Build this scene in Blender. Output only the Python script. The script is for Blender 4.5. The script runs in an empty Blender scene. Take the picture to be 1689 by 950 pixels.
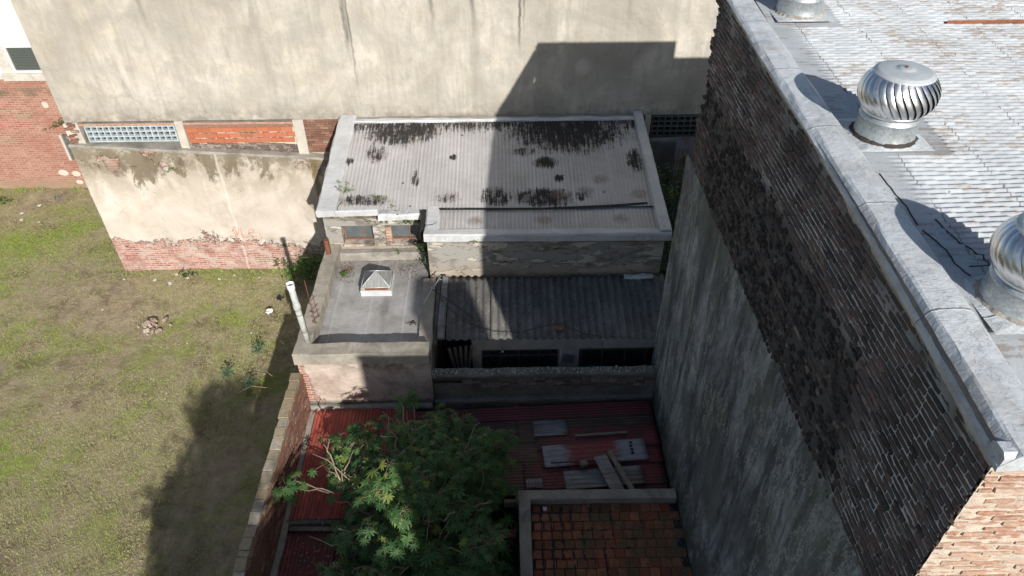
import bpy, math, random
import numpy as np
from mathutils import Vector, Matrix, noise as mn
R = math.radians
rng = random.Random(7)
sc = bpy.context.scene
col = sc.collection

# ------------------------------------------------------------------ camera
cam = bpy.data.cameras.new('camera'); camo = bpy.data.objects.new('camera', cam); col.objects.link(camo)
cam.sensor_width = 36; cam.lens = 1190 / 1689 * 36; cam.clip_end = 500; cam.clip_start = .05
xw = Vector((.99985992, -.01580246, -.00551551)); up = Vector((.01438751, .64310005, .765647)); bk = xw.cross(up)
camo.matrix_world = Matrix(((xw.x, up.x, bk.x, 0), (xw.y, up.y, bk.y, 0), (xw.z, up.z, bk.z, 14.2), (0, 0, 0, 1)))
sc.camera = camo
# ------------------------------------------------------------------ light
SUN = Vector((.365, -1.0, .553)).normalized()
w = bpy.data.worlds.new('World'); sc.world = w; w.use_nodes = True
sky = w.node_tree.nodes.new('ShaderNodeTexSky'); sky.sky_type = 'NISHITA'; sky.sun_disc = False
sky.sun_elevation = math.asin(SUN.z); sky.sun_rotation = math.atan2(SUN.x, SUN.y)
bgn = w.node_tree.nodes['Background']; w.node_tree.links.new(sky.outputs[0], bgn.inputs[0]); bgn.inputs[1].default_value = .08
sl = bpy.data.lights.new('sun', 'SUN'); so = bpy.data.objects.new('sun', sl); col.objects.link(so)
sl.energy = 5.0; sl.angle = R(.55); sl.color = (1, .95, .89)
so.rotation_euler = SUN.to_track_quat('Z', 'Y').to_euler()
vs = sc.view_settings; vs.view_transform = 'Standard'; vs.look = 'None'; vs.exposure = .27; vs.gamma = 1; vs.use_curve_mapping = False

# ------------------------------------------------------------------ material helpers
class NT:
    def __init__(s, name, rough=.85, metal=0, spec=.3):
        s.m = bpy.data.materials.new(name); s.m.use_nodes = True; s.t = s.m.node_tree
        s.b = s.t.nodes['Principled BSDF']; s.b.inputs['Roughness'].default_value = rough
        s.b.inputs['Metallic'].default_value = metal; s.b.inputs['Specular IOR Level'].default_value = spec
        s._p = None
    def n(s, t): return s.t.nodes.new(t)
    def l(s, a, b):
        if isinstance(a, (int, float)): b.default_value = a
        elif isinstance(a, tuple): b.default_value = a if len(a) == 4 or b.type == 'VECTOR' else (*a, 1)
        else: s.t.links.new(a, b)
    def pos(s):
        if s._p is None: s._p = s.n('ShaderNodeNewGeometry').outputs['Position']
        return s._p
    def obj(s): return s.n('ShaderNodeTexCoord').outputs['Object']
    def map(s, v, scale=(1, 1, 1), rot=(0, 0, 0), loc=(0, 0, 0)):
        k = s.n('ShaderNodeMapping'); s.l(v, k.inputs[0]); k.inputs['Scale'].default_value = scale
        k.inputs['Rotation'].default_value = rot; k.inputs['Location'].default_value = loc; return k.outputs[0]
    def noise(s, v, sc_=5, det=4, rough=.55, dist=0, colr=False):
        k = s.n('ShaderNodeTexNoise'); s.l(v, k.inputs['Vector']); k.inputs['Scale'].default_value = sc_
        k.inputs['Detail'].default_value = det; k.inputs['Roughness'].default_value = rough; k.inputs['Distortion'].default_value = dist
        return k.outputs['Color' if colr else 'Fac']
    def vor(s, v, sc_=5, feat='F1', out='Distance', rnd=1):
        k = s.n('ShaderNodeTexVoronoi'); k.feature = feat; s.l(v, k.inputs['Vector']); k.inputs['Scale'].default_value = sc_
        k.inputs['Randomness'].default_value = rnd; return k.outputs[out]
    def ramp(s, f, *st):
        k = s.n('ShaderNodeValToRGB'); s.l(f, k.inputs[0]); e = k.color_ramp.elements
        while len(e) < len(st): e.new(.5)
        for q, (p, c) in zip(e, st):
            q.position = p; q.color = (c, c, c, 1) if isinstance(c, (int, float)) else (*c, 1)
        return k.outputs[0]
    def mix(s, f, a, b, mode='MIX'):
        k = s.n('ShaderNodeMix'); k.data_type = 'RGBA'; k.blend_type = mode
        s.l(f, k.inputs[0]); s.l(a, k.inputs[6]); s.l(b, k.inputs[7]); return k.outputs[2]
    def ma(s, op, a, b=0., c=0., clamp=False):
        k = s.n('ShaderNodeMath'); k.operation = op; k.use_clamp = clamp
        s.l(a, k.inputs[0]); s.l(b, k.inputs[1])
        if op in ('MULTIPLY_ADD', 'SMOOTH_MIN'): s.l(c, k.inputs[2])
        return k.outputs[0]
    def ss(s, v, a, b):            # smooth step between a and b
        k = s.n('ShaderNodeMapRange'); k.interpolation_type = 'SMOOTHSTEP'; s.l(v, k.inputs[0])
        k.inputs[1].default_value = a; k.inputs[2].default_value = b; return k.outputs[0]
    def xyz(s, v):
        k = s.n('ShaderNodeSeparateXYZ'); s.l(v, k.inputs[0]); return k.outputs
    def comb(s, x, y, z):
        k = s.n('ShaderNodeCombineXYZ'); s.l(x, k.inputs[0]); s.l(y, k.inputs[1]); s.l(z, k.inputs[2]); return k.outputs[0]
    def bump(s, h, d=.01, st=1):
        k = s.n('ShaderNodeBump'); s.l(h, k.inputs['Height']); k.inputs['Distance'].default_value = d; k.inputs['Strength'].default_value = st
        old = s.b.inputs['Normal'].links
        if old: s.l(old[0].from_socket, k.inputs['Normal'])
        s.l(k.outputs[0], s.b.inputs['Normal'])
    def rnd(s):                    # random per object plus random per loose piece
        o = s.n('ShaderNodeObjectInfo').outputs['Random']; i = s.n('ShaderNodeNewGeometry').outputs['Random Per Island']
        return s.ma('FRACT', s.ma('ADD', o, i))
    def color(s, c): s.l(c, s.b.inputs['Base Color']); return s
    def rgh(s, c): s.l(c, s.b.inputs['Roughness']); return s

def blob(n, p, cx, cy, rx, ry, axes='xz'):       # soft stain spot around a place
    X = n.xyz(p); a = X[0]; b = X[2] if axes == 'xz' else X[1]
    u = n.ma('DIVIDE', n.ma('SUBTRACT', a, float(cx)), float(rx)); v = n.ma('DIVIDE', n.ma('SUBTRACT', b, float(cy)), float(ry))
    return n.ss(n.ma('ADD', n.ma('MULTIPLY', u, u), n.ma('MULTIPLY', v, v)), 1., 0.)

def plain(name, c, rough=.8, metal=0, var=.25, scale=6, bump=.004, spec=.3):
    n = NT(name, rough, metal, spec); p = n.pos()
    f = n.noise(p, scale, 6, .65); a = tuple(x * (1 - var) for x in c); b = tuple(min(1, x * (1 + var)) for x in c)
    n.color(n.ramp(f, (.3, a), (.7, b)))
    if bump: n.bump(n.noise(p, scale * 6, 5, .6), bump)
    return n.m

M = {}
# ---- tall rendered wall
n = NT('beige_render', .9); p = n.pos(); X = n.xyz(p)
base = n.ramp(n.noise(p, .55, 6, .6, .6), (.36, (.34, .31, .255)), (.5, (.455, .42, .35)), (.62, (.56, .52, .445)))
base = n.mix(n.ma('MULTIPLY', n.ramp(n.noise(n.map(p, (1, 1, .6)), 2.3, 8, .7, .8), (.45, 0.), (.62, 1.)), .6), base, (.345, .325, .285))
# faint float marks and rectangular work patches
wob = n.mix(.45, p, n.noise(p, 1.6, 4, .6, 0, True), 'LINEAR_LIGHT')
br = n.n('ShaderNodeTexBrick'); n.l(n.map(wob, (1, 1, 1), (R(90), 0, 0)), br.inputs[0]); br.inputs['Scale'].default_value = 1
br.inputs['Brick Width'].default_value = 1.25; br.inputs['Row Height'].default_value = .95; br.inputs['Mortar Size'].default_value = .09; br.inputs['Mortar Smooth'].default_value = 1; br.offset = .3
ln = n.ma('MULTIPLY', br.outputs['Fac'], n.ramp(n.noise(p, 1.3, 5, .6), (.46, 0.), (.66, .38)))
wp_ = n.ramp(n.noise(n.map(wob, (1, 1, 1.1)), 1.5, 3, .5), (.45, 0.), (.5, .22)); base = n.mix(wp_, base, (.37, .36, .33))
base = n.mix(ln, base, (.27, .255, .225))
scr = n.noise(n.map(p, (1, 1, .12)), 5, 6, .7)
base = n.mix(n.ma('MULTIPLY', n.ramp(scr, (.50, 0.), (.68, 1.)), .6), base, (.30, .28, .24))
m = None
for cx, wd, zb, st in ((-3.95, .10, 6.7, 1), (-3.86, .05, 5.9, .8), (-1.74, .09, 7.2, .7), (-.72, .09, 7.15, .75), (.44, .06, 6.75, 1), (.55, .05, 7.3, .7), (1.7, .07, 7.5, .4), (-8.9, .1, 7.5, .5), (-6.2, .12, 7.4, .35), (3.2, .1, 7.3, .35)):
    lean = n.ma('ADD', X[0], n.ma('MULTIPLY', n.ma('SUBTRACT', n.noise(n.map(p, (.2, .2, 1)), 3, 3), .5), .12))
    g = n.ss(n.ma('ABSOLUTE', n.ma('SUBTRACT', lean, cx)), wd, 0.)
    g = n.ma('MULTIPLY', n.ma('MULTIPLY', g, n.ss(X[2], zb - .25, zb + 1.1)), st)
    m = g if m is None else n.ma('MAXIMUM', m, g)
m = n.ma('MULTIPLY', m, n.ramp(n.noise(n.map(p, (6, 6, .6)), 3, 5, .7), (.3, .35), (.6, 1.)))
base = n.mix(m, base, (.075, .072, .066))
cb_ = n.noise(n.comb(n.ma('MULTIPLY', X[0], 1.25), 3., n.ma('MULTIPLY', X[2], .10)), 1., 5, .7)
base = n.mix(n.ma('MULTIPLY', n.ramp(cb_, (.5, 0.), (.60, 1.)), n.ramp(n.noise(p, .7, 6, .7), (.38, .05), (.6, .6))), base, (.30, .28, .235))
foot = n.ma('MULTIPLY', n.ss(X[2], 5.75, 5.05), n.ramp(n.noise(p, 3, 5, .7), (.36, 0.), (.6, .75)))
base = n.mix(foot, base, (.2, .18, .15))
base = n.mix(n.ma('MULTIPLY', blob(n, p, 2.1, 6.45, .26, .3), .5), base, (.6, .56, .49))
n.color(base); n.bump(n.noise(p, 14, 8, .7), .012); n.bump(n.noise(p, 1.8, 3, .5), .05); M['beige'] = n.m

# ---- brick pattern as flat material (far surfaces)
def brickcol(n, v, wdt=.25, ht=.075, mort=.012, cols=((.30, .12, .08), (.42, .19, .13)), mc=(.40, .34, .29), offx=0):
    k = n.n('ShaderNodeTexBrick'); n.l(v, k.inputs[0]); k.inputs['Scale'].default_value = 1
    k.inputs['Brick Width'].default_value = wdt; k.inputs['Row Height'].default_value = ht; k.inputs['Mortar Size'].default_value = mort
    k.inputs['Mortar Smooth'].default_value = .3; k.inputs['Color1'].default_value = (*cols[0], 1); k.inputs['Color2'].default_value = (*cols[1], 1); k.inputs['Mortar'].default_value = (*mc, 1)
    return k.outputs['Color'], k.outputs['Fac']
n = NT('far_red_brick', .9); p = n.pos(); X = n.xyz(p)
c, f = brickcol(n, n.map(n.mix(.02, p, n.noise(p, 3, 3, .5, 0, True), 'LINEAR_LIGHT'), (1, 1, 1), (R(90), 0, 0)), .26, .082, .012, ((.28, .12, .085), (.39, .19, .135)), (.42, .33, .265))
c = n.mix(n.ramp(n.noise(p, .9, 7, .7), (.46, 0.), (.62, .6)), c, (.29, .115, .085))
c = n.mix(n.ramp(n.noise(p, 3.1, 7, .75), (.55, 0.), (.68, .65)), c, (.50, .33, .26))
dirt = n.ma('MULTIPLY', n.ss(n.ma('ABSOLUTE', n.ma('SUBTRACT', X[2], 3.75)), .25, 0.), n.ramp(n.noise(p, 2.5, 6, .7), (.42, 0.), (.58, .85)))
c = n.mix(dirt, c, (.13, .115, .075))
foot = n.ma('MULTIPLY', n.ss(X[2], .55, .1), n.ramp(n.noise(p, 2, 5, .7), (.3, .2), (.6, .9)))
c = n.mix(foot, c, (.30, .23, .15))
pm = n.ma('MAXIMUM', n.ma('MAXIMUM', blob(n, p, -16.0, .65, .24, .17), blob(n, p, -15.55, .6, .22, .15)), n.ma('MAXIMUM', blob(n, p, -15.55, 3.3, .14, .17), n.ma('MAXIMUM', blob(n, p, -15.2, 2.1, .18, .14), n.ma('MAXIMUM', blob(n, p, -15.1, .25, .35, .13), blob(n, p, -15.55, .25, .18, .12)))))
c = n.mix(n.ss(n.ma('MULTIPLY', pm, n.noise(p, 6, 4, .6)), .15, .3), c, (.6, .52, .44))
n.color(c); n.bump(n.ma('MULTIPLY', f, -1.), .01); n.bump(n.noise(p, 20, 5), .012); M['farbrick'] = n.m

# ---- low rendered wall below the ledge: mould, flaking, exposed brick foot
n = NT('flaking_render_over_brick', .9); p = n.pos(); X = n.xyz(p)
c = n.ramp(n.noise(p, .8, 7, .65, .5), (.3, (.40, .35, .29)), (.5, (.53, .475, .41)), (.7, (.63, .58, .51)))
c = n.mix(n.ma('MULTIPLY', n.ramp(n.noise(n.map(p, (1, 1, .16)), 2.0, 7, .65), (.48, 0.), (.62, 1.)), n.ma('MULTIPLY', n.ss(X[2], 1.4, 3.3), .5)), c, (.40, .36, .29))
dm = n.ma('MULTIPLY', n.ss(X[2], 2.2, 3.9), n.ramp(n.noise(n.map(p, (1, 1, .5)), 1.35, 8, .68, .4), (.42, 0.), (.52, 1.)))
c = n.mix(n.ma('MULTIPLY', dm, .55), c, (.24, .20, .135))
bd = None
for cx, cy, rx, ry in ((-11.0, 3.75, .35, .65), (-10.1, 3.55, .75, .9), (-9.2, 3.75, .3, .5), (-8.35, 3.45, .3, .8), (-7.75, 3.4, .35, 1.0), (-6.75, 3.45, .3, .75), (-5.35, 3.3, .25, 1.1)):
    q9 = blob(n, p, cx, cy, rx, ry); bd = q9 if bd is None else n.ma('MAXIMUM', bd, q9)
bd = n.ss(n.ma('ADD', n.ma('ADD', n.ma('MULTIPLY', bd, .16), n.ma('MULTIPLY', n.ss(X[2], 2.9, 4.2), .20)), n.ma('MULTIPLY', n.noise(n.map(p, (1, 1, .55)), 2.2, 10, .8, .5), 1.3)), .80, .92)
c = n.mix(n.ma('MULTIPLY', bd, n.ma('MULTIPLY', n.ss(X[2], 2.4, 3.2), .85)), c, (.135, .11, .068))
dm2 = n.ma('MULTIPLY', n.ss(X[2], 3.3, 4.0), n.ramp(n.noise(p, 3.2, 8, .72), (.40, 0.), (.56, .9)))
c = n.mix(dm2, c, (.20, .17, .12))
bc, bf = brickcol(n, n.map(n.mix(.03, p, n.noise(p, 4, 3, .5, 0, True), 'LINEAR_LIGHT'), (1, 1, 1), (R(90), 0, 0)), .25, .08, .014, ((.30, .10, .08), (.47, .23, .18)), (.52, .43, .36))
bc = n.mix(n.ramp(n.noise(n.map(p, (1, 1, 1.6)), 3.2, 9, .8), (.46, 0.), (.58, .85)), bc, (.53, .45, .39))
bc = n.mix(n.ramp(n.noise(p, 1.6, 5, .7), (.5, 0.), (.66, .6)), bc, (.27, .11, .085))
em = n.ma('ADD', X[2], n.ma('MULTIPLY', n.ma('SUBTRACT', n.noise(p, 1.3, 9, .78, .6), .5), 2.3))
em = n.ma('ADD', em, n.ma('MULTIPLY', n.ss(X[0], -8.2, -7.0), .25))
em = n.ss(em, 1.22, 1.16)
up_ = n.ma('MULTIPLY', n.ss(X[2], 3.3, 4.1), n.ramp(n.noise(p, 1.7, 7, .7, .3), (.56, 0.), (.58, 1.)))
em2 = n.ma('MAXIMUM', em, n.ma('MULTIPLY', up_, .7))
c = n.mix(em2, c, bc)
wv = n.ma('MULTIPLY', n.ss(n.ma('ABSOLUTE', n.ma('SUBTRACT', n.ma('ADD', X[0], n.ma('MULTIPLY', n.noise(p, 1.5), .25)), -7.98)), .06, .0), .5)
c = n.mix(wv, c, (.66, .62, .56))
rl = n.ss(n.ma('ABSOLUTE', n.ma('SUBTRACT', n.ma('ADD', X[0], n.ma('MULTIPLY', n.noise(p, 2.), .2)), -5.3)), .14, .03)
c = n.mix(n.ma('MULTIPLY', n.ma('MULTIPLY', rl, n.ss(X[2], 1.7, 3.2)), .8), c, (.16, .12, .055))
cr = n.ss(n.vor(n.mix(.2, p, n.noise(p, 2, 5, .6, 0, True), 'LINEAR_LIGHT'), .7, 'DISTANCE_TO_EDGE'), .012, .0)
c = n.mix(n.ma('MULTIPLY', n.ma('MULTIPLY', cr, n.ramp(n.noise(p, 1.2, 3), (.5, 0.), (.6, 1.))), .3), c, (.25, .22, .18))
n.color(c); n.bump(n.ma('MULTIPLY', em2, -1.), .03); n.bump(n.ma('MULTIPLY', n.ma('MULTIPLY', bf, -1.), em2), .012); n.bump(n.noise(p, 12, 8, .7), .018); M['lowwall'] = n.m

# ---- concrete kinds
def concrete(name, lo, hi, stain=(.09, .085, .07), samt=.5, rough=.9, bumpd=.01, sscale=1.6):
    n = NT(name, rough); p = n.pos()
    c = n.ramp(n.noise(p, 2.2, 8, .68, .3), (.3, lo), (.7, hi))
    c = n.mix(n.ma('MULTIPLY', n.ramp(n.noise(p, sscale, 8, .72, .6), (.48, 0.), (.64, 1.)), samt), c, stain)
    c = n.mix(n.ma('MULTIPLY', n.ramp(n.noise(p, 42, 4, .7), (.45, 0.), (.7, 1.)), .25), c, tuple(x * .5 for x in lo))
    n.color(c); n.bump(n.noise(p, 22, 8, .7), bumpd); return n
M['conc'] = concrete('weathered_concrete', (.24, .225, .195), (.40, .37, .32)).m
M['conc_dark'] = concrete('dark_concrete', (.12, .12, .11), (.24, .23, .20), samt=.7).m  # darker grey concrete with heavier staining
M['conc_warm'] = concrete('tan_parapet_concrete', (.27, .245, .205), (.44, .40, .335), (.15, .13, .105), .55).m
M['post'] = concrete('pale_concrete_post', (.42, .39, .34), (.58, .54, .47), (.26, .23, .18), .5).m

# ---- annex walls (front face peeled and pinkish)
n = NT('peeling_annex_render', .9); p = n.pos(); X = n.xyz(p)
c = n.ramp(n.noise(p, 1.7, 8, .7, .5), (.3, (.30, .225, .185)), (.5, (.47, .39, .33)), (.7, (.58, .50, .43)))
top = n.ma('MULTIPLY', n.ss(X[2], 2.55, 3.1), n.ramp(n.noise(n.map(p, (1, 1, 2)), 3.0, 8, .72), (.44, 0.), (.53, 1.)))
top = n.ma('MULTIPLY', top, n.ss(X[0], -4.5, -2.9))
c = n.mix(top, c, (.065, .058, .048))
bc, bf = brickcol(n, n.map(p, (1, 1, 1), (R(90), 0, 0)), .25, .075, .014, ((.30, .12, .08), (.42, .22, .17)), (.45, .38, .32))
em = n.ss(n.ma('ADD', n.ma('ADD', X[0], n.ma('MULTIPLY', X[2], .12)), n.ma('MULTIPLY', n.noise(p, 2.5, 6, .7), .45)), -3.78, -3.86)
em = n.ma('MAXIMUM', em, n.ma('MULTIPLY', n.ss(X[2], 2.1, 1.9), n.ramp(n.noise(p, 2.2, 7, .7), (.53, 0.), (.55, .8))))
c = n.mix(em, c, bc)
c = n.mix(n.ss(X[2], 1.85, 1.68), c, (.15, .14, .12))
n.color(c); n.bump(n.ma('MULTIPLY', em, -1.), .02); n.bump(n.noise(p, 14, 8, .7), .02); M['annexwall'] = n.m

# ---- house front wall: patches of render gone
n = NT('patched_house_render', .9); p = n.pos(); X = n.xyz(p)
c = n.ramp(n.noise(n.map(p, (1, 1, 1.6)), 1.6, 7, .65, .4), (.3, (.35, .315, .26)), (.6, (.53, .49, .42)), (.75, (.62, .58, .50)))
g = n.ramp(n.noise(n.map(p, (.55, 1, 1.7)), 2.3, 6, .6, .9), (.47, 0.), (.49, 1.))
c = n.mix(g, c, (.30, .285, .26))
g2 = n.ramp(n.noise(n.map(p, (.6, 1, 1.5), loc=(4, 2, 1)), 3.1, 8, .7, .6), (.54, 0.), (.57, 1.))
c = n.mix(n.ma('MULTIPLY', g2, .8), c, (.17, .15, .125))
mo = n.ma('MULTIPLY', n.ss(n.ma('ABSOLUTE', n.ma('SUBTRACT', X[2], 4.2)), .1, .02), n.ramp(n.noise(p, 6, 7, .7), (.4, .2), (.55, 1.)))
c = n.mix(mo, c, (.10, .085, .05))
c = n.mix(n.ma('MULTIPLY', n.ss(X[2], 3.55, 3.25), .6), c, (.33, .27, .205))
n.color(c); n.bump(g, .02); n.bump(n.noise(p, 16, 8, .7), .014); M['housewall'] = n.m

# ---- painted membrane over corrugated roof
def membrane(name, kind):
    n = NT(name, .42 if kind != 'floor' else .5, 0, .5); p = n.pos(); X = n.xyz(p)
    c = n.ramp(n.noise(p, 1.1, 7, .65, .3), (.3, (.33, .32, .315)), (.7, (.47, .46, .455)))
    if kind == 'roof':
        c = n.mix(n.ma('MULTIPLY', n.ramp(n.noise(n.map(p, (9, .35, 1)), 2.2, 6, .7), (.5, 0.), (.7, 1.)), .45), c, (.27, .245, .21))
        # seams between the sheets
        sx = n.ma('ABSOLUTE', n.ma('SUBTRACT', n.ma('FRACT', n.ma('DIVIDE', n.ma('ADD', X[0], 4.05), .96)), .5))
        c = n.mix(n.ma('MULTIPLY', n.ss(sx, .485, .5), .5), c, (.62, .62, .62))
        hj = n.noise(n.map(p, (17, 1.5, 1)), 1.0, 6, .8)          # ragged along the ribs
        big = n.noise(p, 1.5, 5, .65)
        # tar that shows along the back edge
        ey = n.ma('ADD', X[1], n.ma('MULTIPLY', hj, 1.1)); ey = n.ma('ADD', ey, n.ma('MULTIPLY', big, 1.2))
        dl = n.ma('MULTIPLY', blob(n, p, -2.7, 17.6, 1.5, 1.0, 'xy'), .95)
        dr = blob(n, p, 1.7, 17.6, 2.3, 1.5, 'xy')
        den = n.ma('MAXIMUM', dl, dr)
        den = n.ma('MAXIMUM', den, n.ma('MULTIPLY', n.ss(X[1], 17.1, 17.75), .8))
        for cx, cy, rx, ry, k in ((1.05, 16.15, .45, .32, 1), (.95, 14.85, 1.0, .5, .95), (-.2, 14.9, .6, .5, .75), (3.35, 16.2, .3, .7, .9), (-3.3, 16.6, .45, .5, .7), (-3.95, 16.3, .16, .2, .9), (1.9, 14.9, .3, .25, .7), (-1.3, 16.4, .14, .16, 1.), (-2.2, 15.6, .16, .5, .7), (-3.4, 14.85, 1., .3, .8), (-1.4, 14.9, .5, .3, .6), (1.35, 15.55, .2, .2, .8), (.55, 16.6, .6, .25, .65)):
            den = n.ma('MAXIMUM', den, n.ma('MULTIPLY', blob(n, p, cx, cy, rx, ry, 'xy'), k))
        st = n.ma('ADD', n.ma('MULTIPLY', hj, 1.5), n.ma('MULTIPLY', n.noise(p, 6, 8, .8), .9))
        st = n.ss(n.ma('ADD', st, n.ma('MULTIPLY', den, .50)), 1.40, 1.64)
        c = n.mix(n.ma('MULTIPLY', n.ss(n.ma('ADD', n.noise(p, 2.2, 6, .7), n.ma('MULTIPLY', den, .3)), .62, .78), .55), c, (.22, .185, .15))
        c = n.mix(n.ma('MULTIPLY', st, .97), c, (.013, .012, .012)); stm = st
        for cx, cy in ((3.3, 14.95), (2.0, 15.1), (1.3, 14.95), (2.4, 15.5), (.9, 14.1), (2.75, 14.1), (-.7, 14.1)):
            q = n.ma('MULTIPLY', blob(n, p, cx, cy, .26, .22, 'xy'), n.ramp(n.noise(p, 8, 5, .7), (.3, .3), (.6, 1.)))
            c = n.mix(n.ma('MULTIPLY', q, .7), c, (.13, .095, .07))
        sp = n.ss(n.vor(p, 1.7), .07, .04); c = n.mix(n.ma('MULTIPLY', sp, .9), c, (.03, .03, .03))
        wh = n.ramp(n.noise(n.map(p, (.8, 3, 1)), 3, 8, .8), (.66, 0.), (.72, 1.)); c = n.mix(n.ma('MULTIPLY', wh, .6), c, (.72, .74, .76))
    if kind == 'bright':
        c = n.ramp(n.noise(p, 3, 7, .7), (.25, (.40, .41, .42)), (.7, (.60, .61, .62)))
        c = n.mix(n.ramp(n.noise(p, 7, 8, .78), (.62, 0.), (.70, .7)), c, (.14, .13, .12))
    if kind == 'coping':
        c = n.ramp(n.noise(p, 1.6, 7, .7), (.25, (.37, .375, .38)), (.7, (.55, .56, .565)))
        c = n.mix(n.ramp(n.noise(p, 5, 8, .78), (.60, 0.), (.70, .7)), c, (.20, .19, .175))
    if kind == 'floor':
        c = n.ramp(n.noise(p, 1.3, 8, .7, .4), (.28, (.20, .195, .185)), (.5, (.32, .315, .305)), (.72, (.43, .43, .43)))
        fr = n.ma('ADD', n.ss(X[1], 13.6, 15.), n.ma('MULTIPLY', n.ss(X[0], -2.5, -2.), .5))
        c = n.mix(n.ma('MULTIPLY', n.ma('MULTIPLY', fr, n.ramp(n.noise(p, 2.6, 8, .72), (.4, .15), (.6, 1.))), .75), c, (.17, .145, .115))
        sx = n.ma('ABSOLUTE', n.ma('SUBTRACT', n.ma('FRACT', n.ma('DIVIDE', n.ma('ADD', X[0], 4.), .82)), .5))
        c = n.mix(n.ma('MULTIPLY', n.ss(sx, .47, .5), .35), c, (.55, .56, .58))
        c = n.mix(n.ss(n.noise(p, 4.2, 8, .8), .66, .70), c, (.05, .045, .04))
        c = n.mix(n.ma('MULTIPLY', blob(n, p, -2.85, 12.7, .14, .5, 'xy'), .5), c, (.09, .075, .06))
    n.color(c); rg_ = n.ramp(n.noise(p, 8, 5), (.3, .36), (.7, .62)); n.rgh(n.mix(stm, rg_, (.9, .9, .9)) if kind == 'roof' else rg_)
    n.bump(n.noise(n.map(p, (1, 2.2, 1)), 9, 6, .65, .4), .012); n.bump(n.noise(p, 60, 4, .6), .003)
    return n.m
M['roofmem'] = membrane('tar_stained_membrane', 'roof'); M['bright'] = membrane('silver_bitumen_flashing', 'bright')
M['coping'] = membrane('grey_membrane_coping', 'coping'); M['floor'] = membrane('grey_membrane_floor', 'floor')
M['tar'] = plain('black_tar', (.02, .02, .02), .6, 0, .4, 10, .006)

# ---- white painted corrugated roof of the tall building
n = NT('flaking_white_roof_paint', .5, 0, .4); p = n.pos(); X = n.xyz(p)
c = n.ramp(n.noise(p, 1.5, 7, .65), (.3, (.34, .365, .385)), (.7, (.48, .51, .53)))
row = n.ma('FLOOR', n.ma('DIVIDE', X[1], .078)); seg = n.ma('FLOOR', n.ma('ADD', n.ma('DIVIDE', X[0], .21), n.ma('MULTIPLY', row, .37)))
wn = n.n('ShaderNodeTexWhiteNoise'); wn.noise_dimensions = '3D'; n.l(n.comb(seg, row, 0.), wn.inputs[0])
k = n.ma('ADD', n.ma('MULTIPLY', wn.outputs[0], .26), n.ma('MULTIPLY', n.noise(p, 1.0, 6, .7), 1.1))
cy = n.ma('ABSOLUTE', n.ma('SUBTRACT', n.ma('FRACT', n.ma('DIVIDE', X[1], .078)), .42)); k = n.ma('SUBTRACT', k, n.ma('MULTIPLY', cy, .3))
k = n.ma('ADD', k, n.ma('MULTIPLY', n.ma('SUBTRACT', n.noise(n.map(p, (3, 9, 1)), 4, 6, .75), .5), .9))
k = n.ma('ADD', k, n.ma('MULTIPLY', n.ss(X[0], 3.9, 5.4), .06))
c = n.mix(n.ma('MULTIPLY', n.ss(k, .62, .80), .85), c, (.28, .245, .215))
c = n.mix(n.ma('MULTIPLY', n.ss(k, .95, 1.12), .6), c, (.17, .14, .12))
cw = n.mix(.07, p, n.noise(p, 5, 4, .7, 0, True), 'LINEAR_LIGHT'); CX = n.xyz(cw)
sx = n.ma('ABSOLUTE', n.ma('SUBTRACT', n.ma('FRACT', n.ma('DIVIDE', CX[0], .83)), .5))
c = n.mix(n.ma('MULTIPLY', n.ss(sx, .488, .497), n.ramp(n.noise(p, 3, 4), (.4, .0), (.5, .8))), c, (.09, .085, .08))
c = n.mix(n.ss(n.vor(p, 3.1), .05, .03), c, (.1, .09, .08))
n.color(c); n.bump(n.noise(n.map(p, (3, 1, 1)), 22, 6, .7), .006); M['whiteroof'] = n.m
n = NT('white_painted_cap', .38, 0, .5); p = n.pos(); X = n.xyz(p)
c = n.ramp(n.noise(p, 2.2, 8, .7), (.25, (.42, .45, .47)), (.6, (.54, .57, .59)))
c = n.mix(n.ramp(n.noise(n.map(p, (2, 1, 1)), 5, 8, .78), (.63, 0.), (.73, .4)), c, (.30, .28, .26))
jt = n.ma('ABSOLUTE', n.ma('SUBTRACT', n.ma('FRACT', n.ma('DIVIDE', n.ma('ADD', X[1], n.ma('MULTIPLY', n.noise(p, 9, 3), .05)), 1.42)), .5))
c = n.mix(n.ma('MULTIPLY', n.ss(jt, .494, .498), .7), c, (.16, .16, .16))
c = n.mix(n.ma('MULTIPLY', n.ramp(n.noise(p, 1.7, 8, .75, .5), (.50, 0.), (.62, .55)), 1.), c, (.36, .35, .33))
c = n.mix(n.ss(n.ma('ABSOLUTE', n.ma('SUBTRACT', n.noise(n.map(p, (1, .5, 1)), 2.6, 6, .75), .5)), .006, .0), c, (.22, .21, .20))
c = n.mix(n.ss(n.vor(p, 4.3), .05, .03), c, (.15, .14, .13))
n.color(c); n.bump(n.ma('MULTIPLY', n.noise(n.map(p, (1, 2.2, 1), (0, 0, R(8))), 15, 6, .65, .6), n.ramp(n.noise(p, 1.1, 4), (.35, .2), (.65, 1.))), .010); n.bump(n.noise(p, 3.2, 4), .03); n.bump(n.ss(jt, .49, .5), .006); M['cap'] = n.m

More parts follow.
